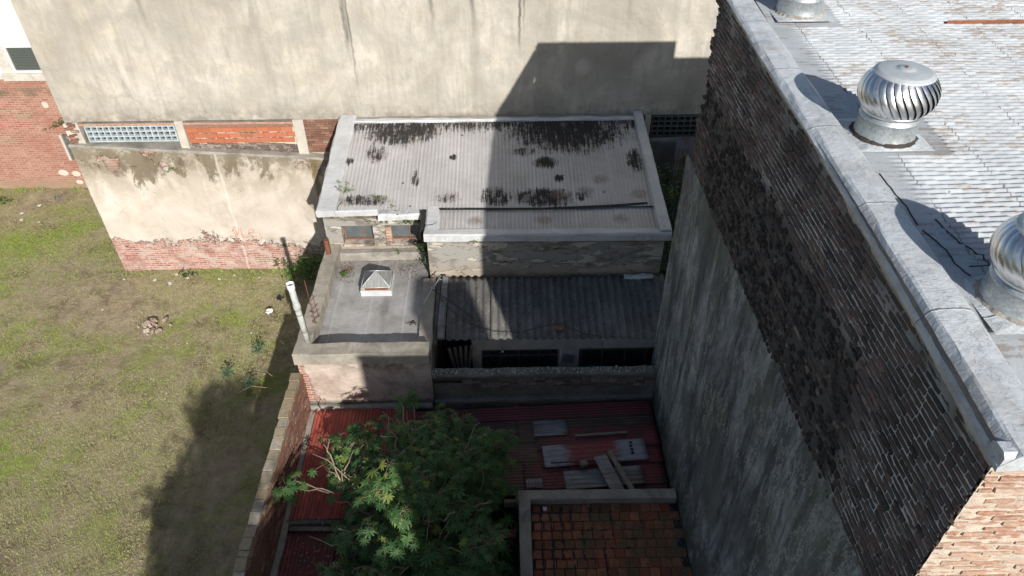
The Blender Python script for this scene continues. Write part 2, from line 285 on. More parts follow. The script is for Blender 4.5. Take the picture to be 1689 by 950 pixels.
# ---- tall wall grey plaster, in shade
n = NT('sooty_grey_plaster', .88); p = n.pos(); X = n.xyz(p)
q = n.map(p, (1, 1, .42), (R(24), 0, 0))
c = n.ramp(n.noise(q, .8, 9, .72, .7), (.36, (.075, .082, .088)), (.47, (.15, .162, .17)), (.54, (.25, .268, .28)), (.64, (.42, .44, .455)))
c = n.mix(n.ma('MULTIPLY', n.ramp(n.noise(n.map(p, (1, 2.2, .25), (R(18), 0, 0)), 1.5, 9, .75, .4), (.49, 0.), (.58, 1.)), .8), c, (.045, .05, .052))
c = n.mix(n.ma('MULTIPLY', n.ramp(n.noise(p, .6, 6, .65), (.47, 0.), (.6, 1.)), .5), c, (.15, .155, .115))
c = n.mix(n.ma('MULTIPLY', n.ramp(n.noise(n.map(p, (1, 1.3, .6), loc=(3, 8, 1)), 2.6, 9, .8), (.52, 0.), (.6, 1.)), .5), c, (.08, .085, .085))
e1 = n.ss(n.ma('ABSOLUTE', n.ma('SUBTRACT', n.noise(n.map(p, (1, 1.1, .35)), 1.5, 8, .78), .5)), .016, .0)
c = n.mix(n.ma('MULTIPLY', e1, n.ramp(n.noise(p, .8, 4, .6), (.42, 0.), (.55, .85))), c, (.50, .51, .48))
zone = n.ma('ADD', n.ss(X[2], 4.8, 1.6), n.ma('MULTIPLY', n.ss(X[1], 6.2, 3.5), .4))
wp = n.ma('MULTIPLY', n.ramp(n.noise(n.map(p, (1, 1.4, .5), loc=(7, 3, 2)), 2.1, 10, .82), (.53, 0.), (.60, 1.)), zone)
c = n.mix(n.ma('MULTIPLY', wp, .75, clamp=True), c, (.50, .515, .50))
low = n.ma('MULTIPLY', n.ss(X[2], 3.0, 1.9), n.ramp(n.noise(p, 2, 7, .7), (.35, .25), (.6, .9))); c = n.mix(low, c, (.055, .06, .045))
c = n.mix(n.ma('MULTIPLY', n.ramp(n.noise(p, 30, 5, .75), (.5, 0.), (.7, 1.)), .35), c, (.05, .055, .055))
n.color(c); n.bump(n.noise(p, 6, 9, .72), .035); n.bump(n.noise(p, 45, 5, .6), .006); M['plaster'] = n.m

def bricks(name, stops, edge, soot=0, soota=.0, bmp=.004):
    n = NT(name, .92, 0, .2); p = n.pos(); r = n.rnd()
    c = n.ramp(r, *stops)
    c = n.mix(n.ramp(n.noise(p, 16, 6, .7), (.42, 0.), (.64, .75)), c, edge)
    if soota: c = n.mix(n.ma('MULTIPLY', n.ramp(n.noise(p, 1.1, 7, .72), (.44, 0.), (.62, 1.)), soota), c, (.04, .037, .036))
    if soota == .6: c = n.mix(n.ss(n.noise(n.map(p, (1, 1, 1.8)), 1.9, 9, .75), .58, .64), c, (.19, .19, .18))
    c = n.mix(n.ramp(n.noise(p, 55, 3, .6), (.3, .35), (.55, 0.)), c, tuple(x * .45 for x in edge))
    n.color(c); n.bump(n.noise(p, 28, 6, .72), bmp * 2); return n.m
M['sootbrick'] = bricks('sooty_brick', ((0, (.16, .11, .10)), (.2, (.055, .05, .05)), (.45, (.23, .145, .12)), (.62, (.11, .088, .08)), (.8, (.30, .20, .165)), (.92, (.13, .12, .11)), (1, (.42, .36, .29))), (.13, .115, .105), 1, .6, .010)
M['charbrick'] = bricks('charred_header_brick', ((0, (.035, .032, .032)), (.5, (.07, .058, .052)), (.8, (.13, .095, .08)), (1, (.30, .25, .20))), (.04, .036, .035), 1, .4, .010)
M['tanbrick'] = bricks('sunlit_tan_brick', ((0, (.34, .17, .115)), (.35, (.42, .24, .165)), (.6, (.48, .33, .24)), (.8, (.36, .17, .11)), (1, (.52, .42, .33))), (.48, .38, .30), 0, 0, .005)
M['redbrick'] = bricks('dark_red_brick', ((0, (.15, .07, .05)), (.3, (.26, .11, .075)), (.6, (.20, .12, .09)), (.85, (.34, .17, .12)), (1, (.40, .28, .21))), (.17, .12, .09))
M['palebrick'] = bricks('flaking_pale_brick', ((0, (.16, .13, .11)), (.5, (.27, .21, .17)), (1, (.44, .38, .33))), (.12, .09, .075), 1, .5)
M['orange'] = bricks('orange_hollow_block', ((0, (.36, .12, .062)), (.5, (.43, .145, .075)), (1, (.47, .18, .10))), (.42, .17, .10), bmp=.002)
M['coping_b'] = bricks('yellowish_coping_block', ((0, (.30, .235, .15)), (.45, (.38, .31, .20)), (.7, (.28, .25, .20)), (1, (.47, .43, .36))), (.24, .20, .14))
M['mortar_w'] = plain('lime_mortar', (.55, .47, .38), .95, 0, .2, 12, .012)
n = NT('grey_mortar', .95, 0, .2); p = n.pos(); X = n.xyz(p)
c = n.ramp(n.noise(p, 1.4, 8, .75), (.33, (.15, .145, .14)), (.46, (.34, .34, .335)), (.6, (.56, .57, .57)))
c = n.mix(n.ma('MULTIPLY', n.ma('MULTIPLY', n.ss(X[2], 9.5, 9.1), n.ss(X[1], 4., 4.6)), .9), c, (.04, .037, .035))
c = n.mix(n.ma('MULTIPLY', n.ss(X[2], 9.75, 10.1), .62), c, (.10, .095, .09))
n.color(c); n.bump(n.noise(p, 25, 7, .7), .014); M['mortar_g'] = n.m
M['mortar_r'] = plain('brown_mortar', (.22, .16, .12), .95, 0, .3, 10, .01)

# ---- terracotta deck tiles
n = NT('mossy_terracotta_tile', .85); p = n.pos(); r = n.rnd()
c = n.ramp(r, (0, (.20, .06, .032)), (.4, (.30, .095, .048)), (.8, (.38, .14, .075)), (1, (.24, .09, .05)))
c = n.mix(n.ramp(n.noise(p, 1.9, 7, .7), (.44, 0.), (.58, .85)), c, (.10, .085, .045))
c = n.mix(n.ramp(n.noise(p, 14, 6, .7), (.5, 0.), (.66, .7)), c, (.10, .05, .035))
n.color(c); n.bump(n.noise(p, 25, 5), .004); M['tile'] = n.m

# ---- metals, sheets
def sheet(name, stops, rustc, amt, rough=.55, scale=2.2, ax=(8, .6, 1)):
    n = NT(name, rough, 0, .4); p = n.pos()
    c = n.ramp(n.noise(p, scale, 7, .65, .3), *stops)
    c = n.mix(n.ma('MULTIPLY', n.ramp(n.noise(n.map(p, ax), 1.6, 7, .72), (.46, 0.), (.62, 1.)), amt), c, rustc)
    c = n.mix(n.ramp(n.noise(p, 6, 8, .8), (.60, 0.), (.66, .35)), c, tuple(min(1, x * 1.7 + .05) for x in rustc))
    n.color(c); n.bump(n.noise(p, 14, 6, .6), .006); return n.m
M['red_l'] = sheet('faded_red_sheet', ((.3, (.27, .05, .038)), (.55, (.38, .085, .065)), (.75, (.40, .14, .115))), (.15, .05, .038), .7)
M['red_d'] = sheet('rusty_dark_red_sheet', ((.3, (.075, .045, .036)), (.5, (.15, .032, .035)), (.72, (.25, .05, .055))), (.05, .038, .03), .8, ax=(.6, 8, 1))
M['red_m'] = sheet('maroon_sheet', ((.3, (.13, .03, .03)), (.7, (.22, .045, .048))), (.075, .045, .038), .75, ax=(.6, 8, 1))
M['brown_s'] = sheet('brown_rust_sheet', ((.3, (.075, .045, .03)), (.7, (.15, .09, .062))), (.06, .045, .04), .6, ax=(.6, 8, 1))
M['galv_old'] = sheet('old_galvanised_sheet', ((.3, (.14, .145, .155)), (.7, (.26, .275, .30))), (.12, .075, .05), .85, .5, 1.6, (.7, 7, 1))
n = NT('red_patch_on_galvanised_sheet', .5, 0, .4); p = n.pos(); X = n.xyz(p)
c = n.ramp(n.noise(p, 2, 6), (.3, (.17, .18, .21)), (.7, (.30, .315, .35)))
rm = n.ma('MULTIPLY', n.ss(X[0], .85, 1.6), n.ss(X[0], 2.7, 2.0)); rm = n.ss(n.ma('ADD', rm, n.ma('MULTIPLY', n.ma('SUBTRACT', n.noise(n.map(p, (1.2, 4, 1)), 2.4, 8, .75), .5), 2.2)), .35, .8)
c = n.mix(rm, c, (.20, .038, .045)); c = n.mix(n.ramp(n.noise(n.map(p, (.7, 5, 1)), 2, 8, .78), (.52, 0.), (.62, .7)), c, (.12, .08, .06)); n.color(c); M['patch'] = n.m
n = NT('asbestos_cement', .95, 0, .2); p = n.pos(); X = n.xyz(p)
c = n.ramp(n.noise(n.map(p, (1, .5, 1)), 2.5, 8, .7), (.3, (.075, .072, .068)), (.55, (.15, .145, .135)), (.75, (.24, .235, .22)))
c = n.mix(n.ramp(n.noise(p, 20, 6, .78), (.58, 0.), (.64, .8)), c, (.42, .41, .38))
c = n.mix(n.ramp(n.noise(p, 9, 6, .75), (.56, 0.), (.66, .6)), c, (.04, .04, .036))
n.color(c); n.bump(n.noise(p, 40, 6, .7), .01); M['asb'] = n.m
n = NT('polished_galvanised', .34, 1, .5); p = n.pos()
n.color(n.ramp(n.noise(p, 6, 5, .6), (.3, (.62, .63, .64)), (.7, (.80, .81, .82)))); n.rgh(n.ramp(n.noise(p, 9, 4), (.3, .27), (.7, .45))); n.bump(n.noise(p, 7, 4), .006); M['steel'] = n.m
n = NT('spangled_galvanised', .48, .75, .5); p = n.pos()
c = n.ramp(n.vor(p, 45, 'F1', 'Color'), (.1, (.40, .44, .45)), (.9, (.58, .62, .63))); X = n.xyz(p)
c = n.mix(n.ramp(n.noise(p, 7, 7, .75), (.56, 0.), (.64, .5)), c, (.25, .26, .25)); n.color(c); M['galv'] = n.m
M['brownframe'] = plain('faded_brown_frame', (.20, .12, .085), .8, 0, .3, 9, .003)
M['palemetal'] = plain('pale_aluminium', (.56, .60, .61), .45, .35, .12, 5, .003)
M['rust'] = plain('rusty_iron', (.17, .07, .04), .85, 0, .45, 14, .006)
M['rustbar'] = plain('rusty_angle_iron', (.22, .085, .045), .8, 0, .3, 9, .003)
M['pvc'] = plain('dirty_white_plastic', (.40, .42, .39), .6, 0, .38, 5, .004)
M['whiteplastic'] = plain('white_plastic', (.75, .77, .78), .4, 0, .08, 5, .001)
M['whitepaint'] = plain('white_paint', (.82, .82, .81), .7, 0, .05, 3, .003)
M['whitewash'] = plain('old_white_render', (.50, .475, .42), .9, 0, .2, 5, .012)
M['frame_blue'] = plain('pale_blue_frame', (.40, .46, .48), .7, 0, .2, 8, .003)
M['frame_dark'] = plain('dark_window_frame', (.10, .10, .095), .7, 0, .3, 8, .002)
M['alu'] = plain('white_window_frame', (.72, .73, .73), .45, 0, .06, 5, .001)
M['mesh'] = None
n = NT('woven_window_mesh', .6, 0, .3); p = n.pos(); wv = n.n('ShaderNodeTexVoronoi'); n.l(n.map(p, (1, 1, .7)), wv.inputs[0]); wv.inputs['Scale'].default_value = 26; wv.inputs['Randomness'].default_value = .15
n.color(n.ramp(wv.outputs[0], (.2, (.12, .14, .12)), (.55, (.03, .035, .035)))); M['mesh'] = n.m
def glass(name, c, rough=.15):
    n = NT(name, rough, 0, .6); p = n.pos(); n.color(n.mix(n.ramp(n.noise(p, 5, 5, .6), (.4, 0.), (.7, .5)), c, tuple(min(1, x * 1.8 + .01) for x in c))); n.rgh(n.ramp(n.noise(p, 8, 3), (.3, rough), (.7, rough + .25))); return n.m
M['glass_d'] = glass('dusty_dark_glass', (.018, .024, .028)); M['glass_g'] = glass('grey_dusty_glass', (.085, .10, .105), .3)
n = NT('dusty_wired_glass', .35, 0, .5); p = n.pos(); n.color(n.ramp(n.noise(n.map(p, (9, 1, 1)), 3, 5, .6), (.3, (.24, .25, .23)), (.7, (.42, .42, .39)))); n.b.inputs['Transmission Weight'].default_value = .25; M['wired'] = n.m
n = NT('bottle_glass_shard', .12, 0, .6); r = n.rnd(); n.color(n.ramp(r, (0, (.85, .9, .88)), (.6, (.75, .82, .8)), (.8, (.12, .25, .10)), (1, (.25, .13, .04)))); n.b.inputs['Transmission Weight'].default_value = .35; M['shard'] = n.m
M['wood'] = plain('grey_weathered_wood', (.20, .185, .16), .9, 0, .35, 9, .006)
M['black'] = plain('dark_interior', (.02, .02, .02), .9, 0, .3, 4, 0)
M['soil'] = plain('dark_leaf_soil', (.05, .042, .03), .95, 0, .4, 5, .03)
M['cable'] = plain('black_cable', (.02, .02, .02), .6, 0, .2, 9, 0)
M['stone'] = bricks('broken_pinkish_masonry', ((0, (.28, .19, .15)), (.5, (.40, .30, .24)), (1, (.55, .50, .44))), (.30, .24, .19))
M['chalk'] = plain('chalky_rubble', (.60, .58, .53), .9, 0, .2, 12, .005)
M['pink'] = plain('faded_pink_chalk', (.60, .30, .24), .95, 0, .15, 20, 0)
M['crack'] = plain('dirt_filled_crack', (.05, .045, .04), .95, 0, .2, 12, 0)

# ---- vegetation
def leafmat(name, lo, hi, yel=None, tr=.3):
    n = NT(name, .5, 0, .35); r = n.rnd(); c = n.ramp(r, (0, lo), (.45, tuple((x + y) / 2 for x, y in zip(lo, hi))), (.88, hi), (1, yel or hi))
    n.color(n.mix(n.ma('MULTIPLY', n.noise(n.pos(), 9, 3), .4), c, tuple(x * .55 for x in lo)))
    t = n.n('ShaderNodeBsdfTranslucent'); n.l(n.mix(1., c, (1.2, 1.25, .5), 'MULTIPLY'), t.inputs[0])
    m = n.n('ShaderNodeMixShader'); m.inputs[0].default_value = tr; n.l(n.b.outputs[0], m.inputs[1]); n.l(t.outputs[0], m.inputs[2])
    n.l(m.outputs[0], n.t.nodes['Material Output'].inputs[0]); return n.m
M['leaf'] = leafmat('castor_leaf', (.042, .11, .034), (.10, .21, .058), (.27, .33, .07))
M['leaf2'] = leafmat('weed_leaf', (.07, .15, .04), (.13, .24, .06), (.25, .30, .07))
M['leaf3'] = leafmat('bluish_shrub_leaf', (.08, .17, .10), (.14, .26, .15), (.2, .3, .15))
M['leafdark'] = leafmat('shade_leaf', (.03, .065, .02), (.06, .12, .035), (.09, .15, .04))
M['twig'] = plain('tan_twig', (.30, .22, .16), .85, 0, .25, 9, .002)
M['bark'] = plain('grey_brown_bark', (.17, .14, .11), .9, 0, .35, 12, .008)
def greenmask(n, p):
    a = n.noise(p, .33, 5, .6, .5); b = n.noise(p, 1.1, 6, .65)
    return n.ss(n.ma('ADD', n.ma('MULTIPLY', a, .65), n.ma('MULTIPLY', b, .35)), .45, .61)
n = NT('patchy_lawn_soil', .95, 0, .2); p = n.pos()
c = n.ramp(n.noise(p, 2.6, 9, .75), (.28, (.19, .15, .10)), (.5, (.34, .28, .19)), (.72, (.46, .39, .27)))
c = n.mix(n.ramp(n.noise(p, .8, 7, .7), (.50, 0.), (.62, .75)), c, (.14, .105, .07))
c = n.mix(n.ma('MULTIPLY', greenmask(n, p), .6), c, (.21, .24, .06))
n.color(c); n.bump(n.noise(p, 9, 9, .75), .06); n.bump(n.noise(p, 60, 5, .7), .015); M['soil_lawn'] = n.m
n = NT('short_grass', .7, 0, .2); p = n.pos(); r = n.n('ShaderNodeNewGeometry').outputs['Random Per Island']
dry = n.ramp(r, (0, (.34, .31, .16)), (.5, (.42, .39, .20)), (.8, (.32, .33, .13)), (1, (.50, .47, .28)))
grn = n.ramp(r, (0, (.21, .31, .045)), (.6, (.28, .39, .06)), (1, (.36, .43, .09)))
n.color(n.mix(n.ma('MULTIPLY_ADD', greenmask(n, p), .85, .12), dry, grn)); M['grass'] = n.m

# ------------------------------------------------------------------ mesh helpers
def objlink(name, me, m, parent=None):
    if isinstance(m, str): m = M[m]
    if m and not me.materials: me.materials.append(m)
    o = bpy.data.objects.new(name, me); col.objects.link(o)
    if parent is not None: o.parent = parent
    return o
def origin(parent):
    v = Vector((0, 0, 0))
    while parent is not None: v += Vector(parent.location); parent = parent.parent
    return v
class MB:
    def __init__(s): s.v = []; s.f = []; s.sm = []
    def add(s, vs_, fs, smooth=False):
        b = len(s.v); s.v.extend([tuple(v) for v in vs_]); s.f.extend([tuple(i + b for i in f) for f in fs]); s.sm.extend([smooth] * len(fs)); return s
    def box(s, x0, x1, y0, y1, z0, z1, j=0, r=rng):
        J = (lambda: r.uniform(-j, j)) if j else (lambda: 0)
        vs_ = [(x + J(), y + J(), z + J()) for z in (z0, z1) for y in (y0, y1) for x in (x0, x1)]
        return s.add(vs_, [(0, 2, 3, 1), (4, 5, 7, 6), (0, 1, 5, 4), (2, 6, 7, 3), (0, 4, 6, 2), (1, 3, 7, 5)])
    def cbox(s, c, size, rot=(0, 0, 0), bev=0):
        mt = Matrix.Translation(c) @ (Matrix.Rotation(rot[2], 4, 'Z') @ Matrix.Rotation(rot[1], 4, 'Y') @ Matrix.Rotation(rot[0], 4, 'X'))
        h = [q / 2 for q in size]
        vs_ = [mt @ Vector((x * h[0], y * h[1], z * h[2])) for z in (-1, 1) for y in (-1, 1) for x in (-1, 1)]
        return s.add(vs_, [(0, 2, 3, 1), (4, 5, 7, 6), (0, 1, 5, 4), (2, 6, 7, 3), (0, 4, 6, 2), (1, 3, 7, 5)])
    def tube(s, pts, rad, k=8, cap=True):
        pts = [Vector(p) for p in pts]; rad = rad if isinstance(rad, (list, tuple)) else [rad] * len(pts); b = []
        prev = None
        for i, p in enumerate(pts):
            d = (pts[min(i + 1, len(pts) - 1)] - pts[max(i - 1, 0)]).normalized()
            u = prev - d * prev.dot(d) if prev is not None else d.orthogonal()
            u = u.normalized() if u.length > 1e-6 else d.orthogonal().normalized(); prev = u; w_ = d.cross(u)
            b += [p + (u * math.cos(a) + w_ * math.sin(a)) * rad[i] for a in (2 * math.pi * q / k for q in range(k))]
        fs = [(i * k + q, i * k + (q + 1) % k, (i + 1) * k + (q + 1) % k, (i + 1) * k + q) for i in range(len(pts) - 1) for q in range(k)]
        if cap: fs += [tuple(range(k - 1, -1, -1)), tuple((len(pts) - 1) * k + q for q in range(k))]
        return s.add(b, fs, True)
    def lathe(s, prof, c, k=40):
        cx, cy, cz = c; vs_ = [(cx + r * math.cos(2 * math.pi * q / k), cy + r * math.sin(2 * math.pi * q / k), cz + z) for r, z in prof for q in range(k)]
        return s.add(vs_, [(i * k + q, i * k + (q + 1) % k, (i + 1) * k + (q + 1) % k, (i + 1) * k + q) for i in range(len(prof) - 1) for q in range(k)], True)
    def grid(s, x0, x1, y0, y1, nx, ny, fz, smooth=True):
        vs_ = []
        for j in range(ny + 1):
            y = y0 + (y1 - y0) * j / ny
            for i in range(nx + 1):
                x = x0 + (x1 - x0) * i / nx; r = fz(x, y); vs_.append(r if isinstance(r, tuple) else (x, y, r))
        a = nx + 1
        return s.add(vs_, [(j * a + i, j * a + i + 1, (j + 1) * a + i + 1, (j + 1) * a + i) for j in range(ny) for i in range(nx)], smooth)
    def build(s, name, m, parent=None, bevel=0, kind=None, label=None, solid=0):
        o0 = origin(parent); me = bpy.data.meshes.new(name)
        me.from_pydata([(v[0] - o0.x, v[1] - o0.y, v[2] - o0.z) for v in s.v], [], s.f)
        me.polygons.foreach_set('use_smooth', s.sm); me.update()
        o = objlink(name, me, m, parent)
        if solid: q = o.modifiers.new('solid', 'SOLIDIFY'); q.thickness = solid; q.offset = -1
        if bevel: q = o.modifiers.new('bevel', 'BEVEL'); q.width = bevel; q.segments = 2; q.limit_method = 'ANGLE'
        if kind: o['kind'] = kind
        if label: o['label'] = label
        return o
def tag(o, label, cat, group=None, kind=None):
    o['label'] = label; o['category'] = cat
    if group: o['group'] = group
    if kind: o['kind'] = kind
    return o
def thing(name, loc, label, cat, group=None):
    o = bpy.data.objects.new(name, None); col.objects.link(o); o.location = loc; o.empty_display_size = .2
    return tag(o, label, cat, group)
def struct(o): o['kind'] = 'structure'; return o
def shade_noise(x, y, z=0, s=1): return mn.noise(Vector((x * s, y * s, z * s)))
def wavy(x, y, z, a=.01, s=2): return a * mn.noise(Vector((x * s, y * s, z * s)))

def beam(mb, p0, p1, wd, ht, n=20, j=.008, rc=.02):
    """a slightly uneven masonry bar from p0 to p1 (centre of its underside), wd wide, ht high"""
    p0 = Vector(p0); p1 = Vector(p1); d = (p1 - p0); side = Vector((-d.y, d.x, 0)).normalized(); b = []
    h = wd / 2; sec = [(-h, 0), (-h, ht - rc), (-h + rc, ht), (h - rc, ht), (h, ht - rc), (h, 0)]
    for i in range(n + 1):
        p = p0 + d * (i / n)
        for q, (a, z) in enumerate(sec):
            k = p + side * a + Vector((0, 0, z)); o = wavy(k.x + q * 3.7, k.y, k.z, j * 2, 2.3)
            e = j if 0 < i < n else 0
            b.append(k + side * (o + rng.uniform(-e, e) * .35) + Vector((0, 0, (o * .6 + rng.uniform(-e, e) * .3) if z > 0 else 0)))
    m_ = len(sec)
    fs = [(i * m_ + q, i * m_ + (q + 1) % m_, (i + 1) * m_ + (q + 1) % m_, (i + 1) * m_ + q) for i in range(n) for q in range(m_)]
    fs += [tuple(range(m_ - 1, -1, -1)), tuple(n * m_ + q for q in range(m_))]
    return mb.add(b, fs)

def brick_shape(L, H, D, rough, seed, round_=.25):
    """one worn brick: length along y, height z, its face towards -x"""
    r = random.Random(seed); vs_ = []; fs = []; ny, nz = 4, 2
    for k in range(nz + 1):
        for i in range(ny + 1):
            y = (i / ny - .5) * L; z = (k / nz - .5) * H; e = (i in (0, ny)) + (k in (0, nz))
            x = -D + (.3 * e * D * round_) + r.uniform(-1, 1) * rough
            vs_.append((x, y + r.uniform(-1, 1) * rough * .6 - (.06 * L * round_ * (1 if i == ny else -1) if i in (0, ny) and k in (0, nz) else 0), z + r.uniform(-1, 1) * rough * .45))
    a = ny + 1
    fs += [(k * a + i, (k + 1) * a + i, (k + 1) * a + i + 1, k * a + i + 1) for k in range(nz) for i in range(ny)]
    per = [i for i in range(a)] + [k * a + ny for k in range(1, nz + 1)] + [nz * a + i for i in range(ny - 1, -1, -1)] + [k * a for k in range(nz - 1, 0, -1)]
    b = len(vs_)
    for i in per: vs_.append((0.02, vs_[i][1], vs_[i][2]))
    q = len(per); fs += [(per[i], per[(i + 1) % q], b + (i + 1) % q, b + i) for i in range(q)]
    return vs_, fs
def tmpl_mesh(name, t, m):
    me = bpy.data.meshes.new(name); me.from_pydata(t[0], [], t[1]); me.update(); me.materials.append(M[m]); return me
def put(mb, t, loc, rz=0, s=(1, 1, 1)):
    c, n_ = math.cos(rz), math.sin(rz)
    return mb.add([(loc[0] + (v[0] * s[0]) * c - (v[1] * s[1]) * n_, loc[1] + (v[0] * s[0]) * n_ + (v[1] * s[1]) * c, loc[2] + v[2] * s[2]) for v in t[0]], t[1])

# ================================================================== GROUND
g = MB()
def gz(x, y):
    base = .07 * mn.noise(Vector((x * .35, y * .35, 0))) + .03 * mn.noise(Vector((x * 1.3, y * 1.3, 3))) + .012 * mn.noise(Vector((x * 5, y * 5, 5)))
    f = min(1, max(0, (y - 17.0) / 1.2)) * min(1, max(0, (x + 13) / 1.5))
    return base * (1 - f * .6)
g.grid(-22, -4.66, 2, 23.2, 170, 200, gz)
struct(g.build('lawn', 'soil_lawn'))
g = MB(); g.grid(-60, 60, -40, 80, 4, 4, lambda x, y: -.55); struct(g.build('ground', 'soil'))
g = MB(); g.grid(-4.7, 6.6, 2, 18.2, 60, 80, lambda x, y: -.3 + .06 * shade_noise(x, y, 0, 2)); struct(g.build('yard_soil', 'soil'))

# short grass: loose blades, thick where the green patches are
def fast_mesh(name, V, F, m, kind='stuff'):
    V = np.asarray(V, np.float32); F = np.asarray(F, np.int32); me = bpy.data.meshes.new(name); k = F.shape[1]
    me.vertices.add(len(V)); me.vertices.foreach_set('co', V.ravel()); me.loops.add(F.size); me.loops.foreach_set('vertex_index', F.ravel())
    me.polygons.add(len(F)); me.polygons.foreach_set('loop_start', np.arange(0, F.size, k, dtype=np.int32)); me.update(calc_edges=True)
    o = objlink(name, me, m)
    if kind: o['kind'] = kind
    return o
nr = np.random.default_rng(5)
P = []; 
while len(P) < 70000:
    y = 5.6 + 17.5 * nr.random(); x = -4.75 - (17 * nr.random())
    if x < -18.5 + (y < 14) * 5 or (y > 18 and x > -12.1) or x > -4.7: continue
    if y > 22.9: continue
    d = .5 + .9 * mn.noise(Vector((x * .33, y * .33, 1.7))) + .5 * mn.noise(Vector((x * 1.4, y * 1.4, 9)))
    if nr.random() < max(.10, d): P.append((x, y, gz(x, y)))
P = np.array(P); K = 5; Pn = np.repeat(P, K, 0); N_ = len(Pn); Pn = Pn + nr.normal(0, .022, (N_, 3)) * [1, 1, 0]
an = nr.random(N_) * 6.283; hh = .012 + .032 * nr.random(N_) ** 1.5; wd = .0035 + .004 * nr.random(N_); ln = .2 + 1.5 * nr.random(N_)
dx, dy = np.cos(an), np.sin(an)
A = Pn + np.stack([-dy * wd, dx * wd, -.004 * np.ones(N_)], 1); B = Pn + np.stack([dy * wd, -dx * wd, -.004 * np.ones(N_)], 1)
C = Pn + np.stack([dx * hh * ln, dy * hh * ln, hh], 1)
V = np.stack([A, B, C], 1).reshape(-1, 3); F = np.arange(N_ * 3).reshape(-1, 3)
tag(fast_mesh('grass', V, F, 'grass'), 'short patchy green and dry grass growing over the vacant lot', 'grass')
# dry stalks lying about
n_ = 2600; x = -4.9 - 13.5 * nr.random(n_); y = 6 + 16.8 * nr.random(n_); ok = ~((y > 17.9) & (x > -12.2)); x = x[ok]; y = y[ok]; n_ = len(x)
z = np.array([gz(a, b) for a, b in zip(x, y)]) + .012; an = nr.random(n_) * 3.14; L = .06 + .28 * nr.random(n_) ** 2; wd = .0035
d = np.stack([np.cos(an), np.sin(an), 0 * an], 1); s_ = np.stack([-d[:, 1], d[:, 0], 0 * an], 1) * wd; c = np.stack([x, y, z], 1); up3 = np.array([0, 0, .012])
V = np.stack([c - d * L[:, None] / 2 - s_, c + d * L[:, None] / 2 - s_, c + d * L[:, None] / 2 + s_ + up3, c - d * L[:, None] / 2 + s_], 1).reshape(-1, 3)
tag(fast_mesh('straw', V, np.arange(n_ * 4).reshape(-1, 4), 'twig'), 'thin dry stalks scattered on the lawn', 'straw')

# ================================================================== TALL RENDERED BUILDING (back)
YB = 18.2
tb = thing('rendered_building', (-3, 24, 0), 'tall windowless building with a huge beige rendered side wall streaked with soot', 'building')
a = MB(); a.box(-12.0, 12, YB, 34, 5.06, 12.0); a.build('upper_wall', 'beige', tb)
a = MB(); a.box(-11.97, 12, YB + .17, 33.9, -.5, 5.055); a.build('core_wall', 'conc_dark', tb)
# low wall with a sloping ledge
a = MB(); nL = 90
top = lambda x: 4.42 - (x + 11.6) * .073 if x < -5.2 else 3.95
def lowpt(i, k):
    x = -12.02 + (7.75 + .0) * i / nL; zt = top(x) + .03 * shade_noise(x, 0, 0, 3); z = -.3 + (zt + .3) * k / 40
    y = 18.05 - .02 * shade_noise(x, z, 2, 1.4) - (.03 if z < 1.15 + .3 * shade_noise(x, 0, 7, 1.1) else .05) + .0
    return (x, y, z)
vs_ = [lowpt(i, k) for k in range(41) for i in range(nL + 1)]; aa = nL + 1
a.add(vs_, [(k * aa + i, k * aa + i + 1, (k + 1) * aa + i + 1, (k + 1) * aa + i) for k in range(40) for i in range(nL)], False)
a.add([(-12.02, 18.0, -.3), (-12.02, 18.36, -.3), (-12.02, 18.36, 4.42), (-12.02, 18.0, 4.42)], [(0, 1, 2, 3)])
a.build('lower_wall', 'lowwall', tb)
a = MB(); beam(a, (-12.03, 18.17, 4.40), (-5.2, 18.17, 3.92), .38, .07, 50, .012); beam(a, (-5.2, 18.17, 3.90), (-4.3, 18.17, 3.90), .38, .07, 8, .012); a.build('ledge', 'conc', tb)
a = MB(); a.box(3.85, 12, 18.05, 18.37, -.3, 4.28); a.build('plinth_wall', 'conc_dark', tb)
# broken corner with a few bricks showing
a = MB(); a.box(-12.0, -11.62, 18.12, 18.38, 4.4, 5.05, .02); a.build('corner_infill', 'post', tb)
bt = [brick_shape(.22, .055, .06, .008, 500 + i) for i in range(4)]; bm = [tmpl_mesh('worn_brick', t, 'redbrick') for t in bt]
for i in range(9):
    o = bpy.data.objects.new('brick', bm[i % 4]); col.objects.link(o); o.parent = tb; o.rotation_euler = (rng.uniform(-.2, .2), rng.uniform(-.15, .15), R(90) + rng.uniform(-.4, .4))
    o.location = Vector((-11.86 + rng.uniform(-.09, .12), 18.12, 4.45 + .065 * i + (i > 4) * .06)) - Vector(tb.location)
# concrete posts in the strip
for x0, x1 in ((-9.02, -8.78), (-5.78, -5.5), (3.9, 4.07), (5.75, 5.95)):
    a = MB(); beam(a, ((x0 + x1) / 2, 18.2, 3.98), ((x0 + x1) / 2 + .0001, 18.2, 3.981), .01, .01, 1)
    a = MB(); a.box(x0, x1, 18.14, 18.37, 3.99 if x0 > -8 else 4.2, 5.057, .008); a.build('post', 'post', tb, bevel=.012)
a = MB(); beam(a, (-11.62, 18.18, 4.955), (-5.5, 18.18, 4.955), .07, .05, 30, .006); a.build('lintel_edge', 'tanbrick', tb)
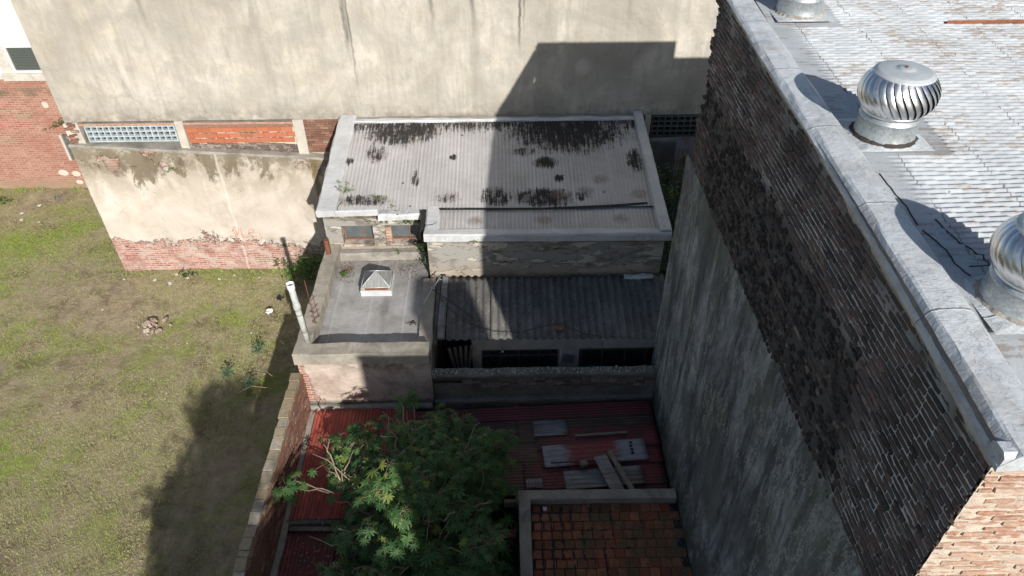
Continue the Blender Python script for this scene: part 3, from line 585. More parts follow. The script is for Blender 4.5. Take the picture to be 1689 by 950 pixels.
# gridded window of square panes
def pane_window(parent, x0, x1, z0, z1, nx, nz, fm, gm, fw=.035):
    wn_ = MB(); y = 18.20
    for i in range(nx + 1):
        xx = x0 + (x1 - x0) * i / nx; wn_.box(xx - fw / 2, xx + fw / 2, y - .03, y + .14, z0, z1)
    for k in range(nz + 1):
        zz = z0 + (z1 - z0) * k / nz; wn_.box(x0 - fw / 2, x1 + fw / 2, y - .034, y + .136, zz - fw / 2, zz + fw / 2)
    wo = wn_.build('window', fm, parent); me = None
    for k in range(nz):
        for i in range(nx):
            dx_ = (x1 - x0) / nx; dz_ = (z1 - z0) / nz
            if me is None:
                q = MB(); q.box(-dx_ / 2 + .01, dx_ / 2 - .01, 0, .012, -dz_ / 2 + .01, dz_ / 2 - .01, .003); me = bpy.data.meshes.new('pane'); me.from_pydata(q.v, [], q.f); me.materials.append(M[gm])
            o = bpy.data.objects.new('pane', me); col.objects.link(o); o.parent = wo
            o.location = Vector((x0 + dx_ * (i + .5), y + .075, z0 + dz_ * (k + .5))) - origin(wo); o.rotation_euler = (rng.uniform(-.05, .05), 0, 0)
    return wo
pane_window(tb, -11.5, -9.06, 4.47, 4.92, 15, 3, 'frame_blue', 'glass_d')['label'] = 'bright window strip of fifteen by three small panes at the sunny end of the wall'
pane_window(tb, 4.12, 5.72, 4.42, 5.02, 9, 4, 'frame_dark', 'glass_d')['label'] = 'dark window strip of small panes in the shaded end of the wall'
a = MB(); a.box(4.07, 5.75, 18.08, 18.3, 4.29, 4.37, .006); a.build('sill', 'conc', tb)
# orange hollow blocks, three courses of long blocks, and mortar smears
ob = MB(); ob.box(-.16, .16, -.03, .03, -.07, .07); obm = bpy.data.meshes.new('hollow_block'); obm.from_pydata(ob.v, [], ob.f); obm.materials.append(M['orange'])
def blockrow(x0, x1, zs):
    for r_, z in enumerate(zs):
        x = x0 + .16 + (r_ % 2) * .0
        sh = (r_ % 2) * .16
        xx = x0 - sh
        while xx < x1 - .02:
            aa_ = max(xx, x0); bb = min(xx + .325, x1)
            if bb - aa_ > .05:
                o = bpy.data.objects.new('hollow_block', obm); col.objects.link(o); o.parent = tb; o.scale = ((bb - aa_ - .008) / .32, 1, 1)
                o.location = Vector(((aa_ + bb) / 2, 18.225 + rng.uniform(-.006, .006), z)) - Vector(tb.location)
            xx += .325
blockrow(-8.77, -5.80, (4.44, 4.60, 4.76)); 
a = MB(); a.box(-8.78, -5.79, 18.232, 18.3, 4.2, 4.95)
for i in range(34):      # slopped mortar along the bed joints
    x = rng.uniform(-8.7, -5.95); z = rng.choice((4.52, 4.68)); L = rng.uniform(.08, .4); a.cbox((x, 18.196, z + rng.uniform(-.01, .01)), (L, .02, rng.uniform(.008, .026)), (0, rng.uniform(-.05, .05), 0))
a.build('mortar', 'mortar_w', tb)
a = MB(); a.box(-8.78, -5.79, 18.17, 18.3, 4.85, 4.955, .006); a.build('top_course', 'redbrick', tb)
blockrow(3.62, 3.88, (4.1, 4.26, 4.42, 4.58, 4.74, 4.9))
# small brick panel beside the rear house, and rough bricks under the orange panel
sb = MB()
for r_ in range(14):
    for q in range(6):
        x0 = -5.5 + .22 * q - (r_ % 2) * .11; x0, x1 = max(x0, -5.49), min(x0 + .21, -4.35)
        if x1 - x0 > .03: sb.box(x0, x1, 18.19, 18.26, 4.03 + .073 * r_, 4.09 + .073 * r_, .004)
sb.build('brick_infill', 'redbrick', tb, kind='stuff', label='small courses of dark red brick filling the bay next to the grey roof')
a = MB(); a.box(-5.49, -4.3, 18.22, 18.34, 3.98, 5.05); a.build('mortar_bed', 'mortar_w', tb)
sb = MB()
for r_ in range(4):
    x = -8.75
    while x < -5.8:
        L = rng.uniform(.1, .24); z = top(x) + .02 + .068 * r_
        if z < 4.34: sb.box(x, x + L - .012, 18.19, 18.3, z, z + .055, .006)
        x += L
sb.build('ledge_bricks', 'palebrick', tb, kind='stuff')
# chalk scrawl on the low wall
def stroke(pts, r_=.011): return [(x, 17.965, z) for x, z in pts], r_
gr = MB()
for pts in ([(-7.98, 1.62), (-8.0, 1.45), (-7.99, 1.28), (-7.9, 1.26), (-7.82, 1.30)], [(-7.80, 1.42), (-7.66, 1.45), (-7.60, 1.52), (-7.66, 1.58), (-7.76, 1.52), (-7.78, 1.38), (-7.68, 1.28), (-7.56, 1.30)],
            [(-8.22, 1.6), (-8.2, 1.3), (-8.1, 1.1), (-7.95, 1.0), (-7.7, .98), (-7.5, 1.08), (-7.42, 1.25), (-7.46, 1.42)], [(-8.16, 1.62), (-8.13, 1.36), (-8.08, 1.5), (-8.04, 1.6)], [(-8.26, 1.5), (-8.2, 1.62), (-8.12, 1.66)]):
    q, r_ = stroke(pts); gr.tube(q, r_, 5)
gr.build('chalk_scrawl', 'pink', tb, label='faint pink hand-drawn letters Le inside a loose loop')

# ================================================================== FAR LEFT BRICK BUILDING
fb = thing('brick_building', (-18, 27, 0), 'old red brick building with a white painted upper wall behind the vacant lot', 'building')
a = MB(); a.box(-30, -12.3, 23, 32, -.4, 4.2); a.build('brick_wall', 'farbrick', fb)
a = MB()
for x0, x1, z0, z1 in ((-30, -16.45, 4.35, 9), (-16.45, -14.1, 5.33, 9), (-14.1, -12.3, 4.2, 9)): a.box(x0, x1, 22.98, 32, z0, z1)
a.build('white_wall', 'whitepaint', fb)
a = MB(); a.box(-30, -16.5, 23.001, 31.9, 4.2, 4.36, .01); a.box(-16.5, -14.1, 22.93, 23.2, 4.17, 4.42, .01); a.box(-16.48, -16.1, 22.99, 23.3, 4.4, 5.33); a.build('window_surround', 'whitewash', fb, bevel=.01)
wo = MB()
for x0, x1, z0, z1 in ((-16.1, -16.02, 4.42, 5.33), (-14.2, -14.1, 4.42, 5.33), (-16.02, -14.2, 4.42, 4.49), (-16.02, -14.2, 5.27, 5.33)): wo.box(x0, x1, 23.02, 23.12, z0, z1)
wo = wo.build('window', 'alu', fb); a = MB(); a.box(-16.02, -14.2, 23.08, 23.1, 4.49, 5.27); a.build('mesh_screen', 'mesh', wo)
a = MB(); a.box(-15.5, -15.42, 22.9, 23.02, 1.2, 2.2); wv = a.build('vent_frame', 'whitewash', fb); a = MB(); a.box(-15.42, -15.1, 22.96, 23.02, 1.22, 2.2); a.build('vent_louvre', 'frame_dark', wv)

# ================================================================== plants helpers
def leaf_simple(L, W):
    return [(0, 0, 0), (-W, L * .45, .12 * W), (0, L * .5, -.15 * W), (W, L * .45, .12 * W), (0, L, -.12 * L)], [(0, 2, 1), (0, 3, 2), (1, 2, 4), (2, 3, 4)]
def leaf_palmate(Rr, k=8, seed=0):
    r = random.Random(seed); vs_ = [(0, 0, 0)]; fs = []
    for i in range(k):
        a_ = -2.35 + 4.7 * i / (k - 1) + r.uniform(-.07, .07); L = Rr * (1 - .32 * abs(i / (k - 1) - .5) * 2) * r.uniform(.88, 1.08); hw = .42
        dp = -.16 * L * r.uniform(.6, 1.6)
        f_ = lambda rr, da, z: (rr * math.sin(a_ + da), rr * math.cos(a_ + da), z)
        b = len(vs_); vs_ += [f_(L * .30, -hw * .9, .012), f_(L * .62, -hw * .52, .01 + dp * .2), f_(L * .6, 0, -.012 + dp * .25), f_(L * .30, hw * .9, .012), f_(L * .62, hw * .52, .01 + dp * .2), f_(L, 0, dp)]
        fs += [(0, b, b + 2), (b, b + 1, b + 2), (b + 1, b + 5, b + 2), (0, b + 2, b + 3), (b + 3, b + 2, b + 4), (b + 4, b + 2, b + 5)]
    return vs_, [tuple(reversed(f)) for f in fs]
def leaf_mat(loc, yaw, pitch, roll): return Matrix.Translation(loc) @ Matrix.Rotation(yaw, 4, 'Z') @ Matrix.Rotation(pitch, 4, 'X') @ Matrix.Rotation(roll, 4, 'Y')
def addm(mb, t, mt, s=1): return mb.add([mt @ (Vector(v) * s) for v in t[0]], t[1])
def bend(p, q, n=5, j=.05, sag=0, r=rng):
    p = Vector(p); q = Vector(q); L = (q - p).length; out = []
    for i in range(n + 1):
        t = i / n; k = math.sin(math.pi * t); out.append(p.lerp(q, t) + Vector((r.uniform(-j, j) * L * (0 < i < n), r.uniform(-j, j) * L * (0 < i < n), r.uniform(-j, j) * L * (0 < i < n) - sag * k * L)))
    return out
def weed(name, loc, label, branches, lf='leaf2', lsize=.07, n_leaf=14, seed=1, cat='weed', stem='twig', group=None, tr=.006):
    """branches: list of end points relative to loc"""
    r = random.Random(seed); t = thing(name, loc, label, cat, group); st = MB(); lv = MB()
    for e in branches:
        path = bend(loc, Vector(loc) + Vector(e), 5, .07, -.08, r); st.tube(path, [tr * (1.25 - .16 * i) for i in range(len(path))], 5)
        for i in range(n_leaf):
            s_ = r.uniform(.25, 1); k = min(4, int(s_ * 5)); p = path[k].lerp(path[k + 1], s_ * 5 - k) + Vector((r.gauss(0, .3), r.gauss(0, .3), r.gauss(0, .22))) * lsize * 1.6
            addm(lv, leaf_simple(lsize * r.uniform(.6, 1.2), lsize * .3), leaf_mat(p, r.uniform(0, 6.28), r.uniform(-.5, .3), r.uniform(-.5, .5)))
    if n_leaf: lv.build('leaves', lf, t, kind='stuff')
    st.build('stem', stem, t); return t

# ================================================================== REAR HOUSE
hs = thing('rear_house', (0, 16, 0), 'low house with a grey tar-stained corrugated roof against the beige wall', 'house')
a = MB()
a.box(-4.46, -1.9, 14.72, 18.0, -.3, 3.38); a.box(-4.46, -4.06, 14.70, 18.0, 3.38, 4.40)
a.box(-4.06, -2.0, 14.70, 15.0, 3.93, 4.40); a.box(-3.28, -2.98, 14.70, 14.98, 3.38, 3.93); a.box(-4.05, -1.95, 15.25, 15.35, 3.38, 4.3)
a.build('side_wall', 'housewall', hs)
a = MB(); fr = [(x, y, z) for z in (-.3, 1.5, 3.0, 3.4, 4.3) for x, y in ((-1.84, 18.0), (-1.84, 13.72), (3.74, 13.62), (3.74, 18.0))]
a.add(fr, [(k * 4 + q, k * 4 + (q + 1) % 4, k * 4 + 4 + (q + 1) % 4, k * 4 + 4 + q) for k in range(4) for q in range(4)]); a.build('front_wall', 'housewall', hs)
sb = MB(); x = -1.86
while x < 3.74:          # rough brick course and loose mortar under the roof edge
    L = rng.uniform(.1, .24); yy = 13.70 - (x + 1.84) * .018; sb.box(x, x + L - .01, yy - rng.uniform(.03, .06), yy + .1, 4.16, 4.225 + rng.uniform(-.01, .01), .005); x += L
x = -1.8
while x < 3.74:
    L = rng.uniform(.1, .24); yy = 13.70 - (x + 1.84) * .018; sb.box(x, x + L - .01, yy - rng.uniform(.01, .03), yy + .1, 4.235, 4.30, .006); x += L
sb.build('brick_course', 'palebrick', hs, kind='stuff')
zr = lambda y: 4.52 + (y - 14.55) * .171
W = lambda x, pitch=.094: math.sin(2 * math.pi * x / pitch)
a = MB(); a.grid(-4.07, 3.6, 14.52, 17.85, 610, 30, lambda x, y: zr(y) + .0075 * W(x) * (.35 + .65 * min(1, max(0, .8 + 1.2 * shade_noise(x, y, 0, .9)))) + .012 * shade_noise(x, y, 1, 1.3)); a.build('roof_sheet', 'roofmem', hs)
a = MB(); a.grid(-1.55, 3.62, 13.62, 14.56, 410, 10, lambda x, y: 4.42 + (y - 13.7) * .06 + .0065 * W(x) + .01 * shade_noise(x, y, 4, 1.2)); a.build('roof_sheet', 'roofmem', hs, label='narrow front strip of corrugated roof below the open seam')
pts = [(-1.78, 14.52, 4.50), (-.9, 14.50, 4.505), (0, 14.47, 4.505), (.9, 14.45, 4.51), (1.8, 14.49, 4.515), (2.6, 14.53, 4.52), (3.45, 14.60, 4.535)]
a = MB()
for (x0, y0, z0), (x1, y1, z1) in zip(pts, pts[1:]): a.add([(x0, y0 - .03, z0 + .004), (x1, y1 - .03, z1 + .004), (x1, y1 + .035, z1 + .028), (x0, y0 + .035, z0 + .028)], [(0, 1, 2, 3)])
a.build('open_seam', 'tar', hs)
a = MB(); beam(a, (-4.29, 14.42, 4.40), (-4.24, 18.16, 5.02), .46, .17, 40, .012, .04); beam(a, (-4.5, 14.60, 4.36), (-3.05, 14.62, 4.38), .30, .16, 20, .012, .03); a.build('coping', 'coping', hs, label='grey membrane coping along the left edge')
a = MB(); beam(a, (3.72, 13.52, 4.36), (3.66, 18.1, 5.06), .25, .17, 44, .009, .03); a.build('coping', 'coping', hs, label='grey membrane coping along the right edge')
a = MB(); beam(a, (-1.88, 13.66, 4.28), (3.84, 13.55, 4.30), .26, .18, 60, .01, .035); a.build('front_flashing', 'coping', hs)
a = MB(); beam(a, (-1.88, 13.533, 4.27), (3.84, 13.423, 4.29), .012, .13, 70, .009, .004); a.build('flashing_lip', 'bright', hs)
a = MB(); beam(a, (-1.70, 13.72, 4.34), (-1.72, 14.6, 4.42), .32, .12, 14, .012, .03); a.build('coping', 'coping', hs, label='short end coping of the front roof strip')
a = MB(); beam(a, (-4.1, 17.94, 5.06), (3.8, 17.94, 5.06), .14, .08, 80, .015, .02); a.build('back_flashing', 'bright', hs)
a = MB(); beam(a, (-4.5, 18.08, 4.95), (3.82, 18.08, 4.95), .2, .17, 60, .014, .02); a.build('back_upstand', 'conc', hs)
a = MB(); beam(a, (-3.05, 14.56, 4.28), (-2.0, 14.60, 4.29), .36, .15, 18, .02, .04); a.build('torn_flashing', 'bright', hs)
a = MB(); a.cbox((-1.93, 14.2, 4.44), (.12, .5, .1), (.2, .1, .1)); a.cbox((-1.98, 13.95, 4.3), (.06, .2, .3), (0, .2, .2)); a.build('torn_tar_felt', 'tar', hs)
a = MB()
for pp in ([(-4.42, 14.9, 4.605), (-4.25, 14.95, 4.61), (-4.1, 14.93, 4.6)], [(-4.40, 14.86, 4.6), (-4.3, 14.72, 4.575)], [(-3.95, 14.8, 4.57), (-4.02, 14.62, 4.55), (-4.0, 14.5, 4.54)], [(3.62, 13.8, 4.55), (3.72, 13.7, 4.545), (3.7, 13.62, 4.54)], [(-1.88, 13.9, 4.475), (-1.7, 13.92, 4.48), (-1.6, 14.0, 4.485)]): a.tube(pp, .008, 4)
a.build('felt_tear', 'tar', hs)
for x0, x1, lb in ((-4.04, -3.29, 'left window of the two under the roof edge'), (-2.97, -2.05, 'right window of the two under the roof edge')):
    fr_ = MB(); z0, z1 = 3.42, 3.93
    fr_.box(x0, x1, 14.86, 14.95, z1 - .05, z1); fr_.box(x0, x1, 14.80, 14.95, z0, z0 + .04); fr_.box(x0, x0 + .04, 14.86, 14.95, z0 + .04, z1 - .05); fr_.box(x1 - .04, x1, 14.86, 14.95, z0 + .04, z1 - .05)
    xm = (x0 + x1) / 2 + .1; fr_.box(xm, xm + .03, 14.87, 14.94, z0 + .04, z1 - .05)
    f_ = fr_.build('window', 'brownframe', hs, label=lb)
    for q0, q1 in ((x0 + .04, xm), (xm + .03, x1 - .04)): q = MB(); q.box(q0, q1, 14.9, 14.91, z0 + .04, z1 - .05); q.build('pane', 'glass_g', f_)
    s_ = MB(); s_.box(x0, x1, 14.60, 14.86, z0 - .05, z0 + .012, .004); s_.build('sill', 'annexwall', f_)
sb = MB()
for i in range(5): sb.box(-2.97, -2.83, 14.705, 14.78, 3.44 + .085 * i, 3.51 + .085 * i, .006)
sb.build('exposed_bricks', 'tanbrick', hs, kind='stuff')

# ================================================================== ANNEX WITH SKYLIGHT
an_ = thing('annex', (-3, 12.8, 0), 'small flat-roofed annex with a concrete parapet and a grey membrane roof carrying a skylight', 'annex')
a = MB(); nx = 60
def aw(i, k):
    x = -4.52 + 2.86 * i / nx; z = -.4 + 3.5 * k / 40; return (x, 10.92 - .02 * shade_noise(x, z, 3, 2.2) - .012 * shade_noise(x, z, 8, 6), z)
vs_ = [aw(i, k) for k in range(41) for i in range(nx + 1)]; q_ = nx + 1
a.add(vs_, [(k * q_ + i, k * q_ + i + 1, (k + 1) * q_ + i + 1, (k + 1) * q_ + i) for k in range(40) for i in range(nx)])
a.build('front_wall', 'annexwall', an_)
a = MB(); a.box(-4.50, -4.25, 10.95, 14.68, -.4, 3.1); a.box(-1.93, -1.68, 10.95, 13.6, -.4, 2.98); a.box(-4.25, -1.93, 11.0, 11.2, -.4, 2.9); a.build('side_wall', 'annexwall', an_)
a = MB()
a.grid(-4.22, -1.9, 11.1, 14.72, 90, 120, lambda x, y: 2.985 + .008 * shade_noise(x, y, 0, 2) + .003 * math.sin(x * 2 * math.pi / .41) ** 8); a.build('roof_membrane', 'floor', an_)
a = MB(); beam(a, (-4.365, 10.84, 3.06), (-4.315, 14.72, 3.06), .33, .3, 40, .012, .012); a.build('parapet', 'conc_warm', an_, label='left parapet carrying the white vent pipe')
a = MB(); beam(a, (-4.535, 11.0, 3.05), (-1.66, 10.98, 3.05), .36, .3, 40, .012, .012); a.build('parapet', 'conc_warm', an_, label='front parapet')
a = MB(); beam(a, (-1.80, 11.16, 2.95), (-1.84, 13.6, 2.98), .30, .14, 30, .014, .012); a.build('parapet', 'conc_warm', an_, label='low right parapet beside the cement roof')
a = MB(); beam(a, (-4.18, 14.60, 3.0), (-1.95, 14.62, 3.0), .24, .22, 24, .012, .05); a.build('upstand', 'conc', an_)
# skylight
sk = thing('skylight', (-3.08, 13.5, 2.98), 'small pyramid roof skylight of wired glass on a whitewashed curb', 'skylight')
x0, x1, y0, y1 = -3.46, -2.72, 13.12, 13.80
a = MB(); a.box(x0, x1, y0, y0 + .08, 2.98, 3.14, .004); a.box(x0, x1, y1 - .08, y1, 2.98, 3.14, .004); a.box(x0, x0 + .08, y0 + .08, y1 - .08, 2.98, 3.14, .004); a.box(x1 - .08, x1, y0 + .08, y1 - .08, 2.98, 3.14, .004)
a.build('curb', 'bright', sk, bevel=.008)
a = MB(); a.box(x0 + .02, x1 - .02, y0 + .02, y0 + .07, 3.14, 3.22, .003); a.box(x0 + .02, x1 - .02, y1 - .07, y1 - .02, 3.14, 3.22, .003); a.box(x0 + .02, x0 + .07, y0 + .07, y1 - .07, 3.14, 3.22, .003); a.box(x1 - .07, x1 - .02, y0 + .07, y1 - .07, 3.14, 3.22, .003)
a.build('brick_collar', 'conc_warm', sk)
a = MB(); a.box(x0 + .12, x1 - .08, y0 + .008, y0 + .02, 3.165, 3.215, .002); a.build('rusty_flashing', 'rust', sk)
cx, cy, zt = -3.09, 13.44, 3.50; e = .03; cs = [(x0 + e, y0 + e, 3.225), (x1 - e, y0 + e, 3.225), (x1 - e, y1 - e, 3.225), (x0 + e, y1 - e, 3.225)]
for i in range(4):
    A_, B_ = Vector(cs[i]), Vector(cs[(i + 1) % 4]); T = Vector((cx, cy, zt)); n_ = (B_ - A_).cross(T - A_).normalized() * .006
    q = MB(); q.add([A_, B_, T, A_ - n_, B_ - n_, T - n_], [(0, 1, 2), (5, 4, 3), (0, 3, 4, 1), (1, 4, 5, 2), (2, 5, 3, 0)]); q.build('pane', 'glass_g' if i in (2, 3) else 'wired', sk)
a = MB()
for c_ in cs: a.tube([Vector(c_) + Vector((0, 0, .008)), Vector((cx, cy, zt + .01))], .009, 5)
for i in range(4): a.tube([cs[i], cs[(i + 1) % 4]], .009, 5)
a.build('glazing_bar', 'palemetal', sk)
# vent pipe
vp = thing('vent_pipe', (-4.30, 11.22, 3.34), 'leaning white plastic vent pipe with a collar, standing on the annex parapet', 'pipe')
P0 = Vector((-4.28, 11.22, 3.3)); P1 = Vector((-4.36, 11.28, 4.92)); f_ = lambda t: P0.lerp(P1, t)
a = MB(); a.tube([f_(0), f_(.3), f_(.58)], [.062, .062, .062], 16); a.build('lower_pipe', 'pvc', vp)
a = MB(); a.tube([f_(.58), f_(.60), f_(.66), f_(.68), f_(.98)], [.063, .078, .078, .066, .066], 16); a.build('upper_pipe', 'pvc', vp)
a = MB(); a.tube([f_(.91), f_(.93), f_(1.0)], [.07, .082, .084], 16, False); a.tube([f_(1.0), f_(.96)], [.084, .0], 16, False); a.build('cap', 'whiteplastic', vp)
a = MB()
for t_ in (.22, .5): a.tube([f_(t_), f_(t_ + .008)], .068, 16)
a.build('wire_tie', 'rust', vp)
# reinforcement bars
rb = thing('rebar', (-4.22, 11.5, 3.35), 'thin rusty reinforcement bars with stirrups standing beside the white vent pipe', 'rebar')
a = MB(); a.tube([(-4.22, 11.78, 3.33), (-4.25, 11.83, 4.55)], .008, 5); a.build('bar', 'rust', rb)
a = MB(); a.tube([(-4.19, 12.0, 3.33), (-4.23, 12.05, 4.0)], .007, 5); a.build('bar', 'rust', rb)
for z in (3.42, 3.6, 3.75):
    a = MB(); a.tube([(-4.27, 11.76, z), (-4.14, 11.98, z + .02)], .007, 4); a.tube([(-4.27, 11.76, z), (-4.16, 11.72, z)], .007, 4); a.build('stirrup', 'rust', rb)
# rusty chimney stub
ch = thing('rusty_chimney_pipe', (-4.38, 14.35, 3.35), 'short square rusty iron pipe stub on the far corner of the annex parapet', 'pipe')
a = MB()
for s_ in (-1, 1): a.cbox((-4.38 + s_ * .045, 14.35, 3.56), (.012, .1, .44)); a.cbox((-4.38, 14.35 + s_ * .045, 3.56), (.078, .012, .43))
a.build('pipe', 'rust', ch, bevel=.003)
a = MB(); a.cbox((-4.38, 14.35, 3.345), (.15, .16, .02)); a.build('base_flange', 'rust', ch)
# leaf litter heaps on annex roof
def debris(name, cx, cy, cz, rx, ry, n, m, label, seed, sz=.03, cat='leaf litter'):
    r = random.Random(seed); b = MB()
    for i in range(n):
        p = Vector((cx + r.gauss(0, rx), cy + r.gauss(0, ry), cz + abs(r.gauss(0, .012)) + .006)); addm(b, leaf_simple(sz * r.uniform(.6, 1.6), sz * .35), leaf_mat(p, r.uniform(0, 6.3), r.uniform(-.5, .5), r.uniform(-.5, .5)))
    o = b.build(name, m); tag(o, label, cat); o['kind'] = 'stuff'; return o
debris('leaf_litter', -3.95, 14.1, 2.99, .12, .22, 260, 'rust', 'brown dead leaves gathered in the left far corner of the annex roof', 1)
debris('leaf_litter', -2.35, 14.2, 2.99, .22, .22, 300, 'bark', 'dark dead leaves and twigs in the right far corner of the annex roof', 2)
debris('leaf_litter', -2.15, 12.15, 2.99, .05, .03, 60, 'tar', 'small black clump of soaked leaves near the right edge of the annex roof', 3)
debris('leaf_litter', -3.5, 11.25, 2.99, .3, .03, 90, 'bark', 'thin line of dead leaves along the foot of the front parapet', 4)
weed('weed', (-3.98, 13.95, 2.98), 'small bright green weed in the leaf litter on the annex roof', [(.05, -.05, .14), (-.05, -.04, .1), (.08, .04, .08), (0, -.1, .07)], 'leaf2', .06, 16, 3, stem='twig', tr=.004)
weed('weed', (-2.7, 14.55, 3.2), 'tiny pale weed on the flashing under the right house window', [(.04, -.05, .12), (-.05, -.04, .1), (.02, -.09, .04)], 'leaf2', .05, 9, 4, tr=.004)
weed('weed', (-2.05, 14.7, 4.0), 'scrawny trailing weed hanging across the torn silver flashing above the windows', [(-.5, -.25, .12), (-.9, -.2, .25), (-1.3, -.25, .2), (-.55, -.2, .5), (.2, -.5, .1), (-.75, -.15, .55)], 'leaf2', .085, 17, 5, tr=.009)
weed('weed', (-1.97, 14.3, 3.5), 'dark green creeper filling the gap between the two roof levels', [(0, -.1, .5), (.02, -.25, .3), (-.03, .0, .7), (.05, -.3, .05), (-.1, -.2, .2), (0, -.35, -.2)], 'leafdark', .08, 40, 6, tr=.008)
weed('weed', (-3.95, 15.1, 4.62), 'wispy weed growing out of the left coping of the rear house roof', [(-.1, .1, .3), (.1, .3, .15), (.2, -.05, .2), (-.15, -.1, .25), (.3, .1, .1)], 'leaf2', .06, 12, 7, tr=.004)
weed('weed', (-3.1, 14.85, 4.6), 'low green weed on the stained bottom edge of the rear house roof', [(.1, 0, .1), (-.1, .05, .1), (.0, -.05, .12), (.18, 0, .05)], 'leaf2', .05, 10, 17, tr=.004)
weed('weed', (-.75, 13.5, 4.28), 'small tuft of weed in the brick course under the front flashing', [(.08, -.06, .04), (-.08, -.06, .03), (.16, -.05, .01)], 'leaf2', .045, 10, 8, tr=.003)

# ================================================================== CEMENT ROOF LEAN-TO WITH WINDOWS
lt = thing('lean_to', (1, 12.5, 0), 'lean-to with a dark wavy cement sheet roof over a shaded window front', 'lean-to')
za = lambda y: 2.90 + (y - 11.66) * .165
edges = [-1.36, -.36, .62, 1.62, 2.62, 3.80]
for i, (x0, x1) in enumerate(zip(edges, edges[1:])):
    a = MB(); lap = .10 if i < 4 else 0; n_ = int((x1 + lap - x0) / .0148); dz = .012 * (i % 2); yo = rng.uniform(-.03, .02)
    a.grid(x0, x1 + lap, 11.66 + yo, 13.50, n_, 16, lambda x, y: za(y) + dz + .027 * math.sin(2 * math.pi * x / .177) + .006 * shade_noise(x, y, i, 2)); a.build('roof_sheet', 'asb', lt, solid=.009)
a = MB(); beam(a, (-1.47, 11.68, 2.90), (-1.45, 13.5, 3.2), .16, .07, 20, .014, .03); a.build('edge_flashing', 'galv_old', lt)
a = MB(); beam(a, (-1.62, 11.6, 2.80), (-1.60, 13.55, 3.1), .10, .05, 12, .01, .015); a.build('gutter', 'conc_dark', lt)
a = MB(); beam(a, (2.85, 13.46, 3.20), (3.55, 13.44, 3.20), .16, .05, 12, .03, .02); a.build('ridge_flashing', 'bright', lt)
# window front at y = 12.1
a = MB(); zc = 2.66
a.box(-.82, 3.8, 12.10, 12.3, 2.14, 2.86, .004); a.box(-.82, -.60, 12.10, 12.3, -.4, 2.14); a.box(1.22, 1.72, 12.10, 12.3, -.4, 2.14); a.box(-.60, 1.22, 12.10, 12.3, -.4, .9); a.build('front_wall', 'whitewash', lt)
a = MB(); a.box(-1.6, 3.8, 12.9, 13.0, -.4, 2.7); a.box(3.4, 3.6, 12.3, 12.9, -.3, 2.7); a.build('inner_wall', 'black', lt)
wm = MB()
for x in (-.60, -.16, .28, .74, 1.19): wm.box(x, x + .03, 12.09, 12.14, .9, 2.14)
for z in (.9, 1.5, 1.93, 2.11): wm.box(-.6, 1.22, 12.085, 12.145, z, z + .028)
wn2 = wm.build('window', 'frame_dark', lt, label='long dark steel window with small upper lights')
for x in (-.57, -.13, .31, .77):
    for z0, z1 in ((.93, 1.5), (1.53, 1.93), (1.96, 2.11)): q = MB(); q.box(x, x + .41, 12.11, 12.118, z0, z1, .002); q.build('pane', 'glass_d', wn2)
wm = MB()
for x in (1.74, 2.25, 2.8, 3.3): wm.box(x, x + .04, 12.10, 12.15, -.3, 2.14)
wm.box(1.74, 3.4, 12.095, 12.155, 2.08, 2.14); wn3 = wm.build('glazed_door', 'frame_dark', lt, label='row of dark glazed doors in the deep shade')
for x, q1 in ((1.78, 2.25), (2.29, 2.8), (2.84, 3.3)): q = MB(); q.box(x, q1, 12.12, 12.13, -.2, 2.08); q.build('pane', 'glass_d', wn3)
a = MB()
for i in range(5): a.cbox((-1.25 + .09 * i, 12.0, 1.7 + .02 * i), (.07, .03, 1.4), (.12, .06 * (i - 2), 0))
a.build('leaning_board', 'wood', lt, kind='stuff')
pl = thing('wall_plate', (1.45, 12.06, 1.85), 'small square metal plate hanging crooked on the white wall between the dark windows', 'plate')
a = MB(); a.cbox((1.47, 12.075, 1.84), (.26, .02, .24), (0, .25, 0)); a.build('plate', 'galv_old', pl)
a = MB(); a.cbox((1.28, 12.075, 1.9), (.035, .03, .42), (0, .03, 0)); a.build('bracket', 'whitepaint', pl)
lb_ = thing('bulb', (-.1, 12.02, 2.16), 'small white bulb on a wire above the dark window', 'bulb'); a = MB(); a.lathe([(.0, -.03), (.02, -.022), (.028, 0), (.018, .02), (.012, .035)], (-.1, 12.02, 2.16), 10); a.build('glass', 'whiteplastic', lb_); a = MB(); a.tube([(-.1, 12.02, 2.19), (-.1, 12.07, 2.26)], .006, 4); a.build('holder', 'cable', lb_)
# loose brick on the roof
o = MB(); put(o, brick_shape(.2, .06, .1, .006, 71), (1.2, 11.92, 2.995), 1.3); tag(o.build('brick', 'redbrick'), 'single reddish brick lying on the dark cement roof', 'brick')
# antenna pole, fallen rod and wires
ap = thing('antenna_pole', (-1.8, 12.9, 3.1), 'pale metal pole leaning over the annex edge beside a dark rod on cement roof', 'pole')
a = MB(); a.tube([(-1.93, 12.62, 3.12), (-1.73, 12.92, 3.32), (-1.52, 13.24, 3.50)], .016, 7); a.build('pole', 'galv', ap)
a = MB(); a.tube([(-1.72, 12.93, 3.34), (-1.2, 12.55, 3.2), (-.74, 12.18, 3.06)], .010, 5); a.build('rod', 'cable', ap)
a = MB(); a.tube([(-1.75, 13.0, 3.33), (-1.66, 12.9, 3.36)], .012, 5); a.tube([(-1.6, 13.2, 3.44), (-1.5, 13.1, 3.48)], .01, 5); a.build('clamp', 'galv', ap)
wr = MB(); wr.tube([(-1.7, 12.95, 3.32), (-1.3, 12.5, 3.07), (-.9, 12.1, 3.02), (-.3, 11.85, 2.98), (.3, 11.8, 2.97), (.9, 11.95, 3.03), (1.25, 12.0, 3.04), (1.7, 11.75, 2.97), (2.1, 11.65, 2.96), (2.2, 11.6, 2.5)], .006, 4)
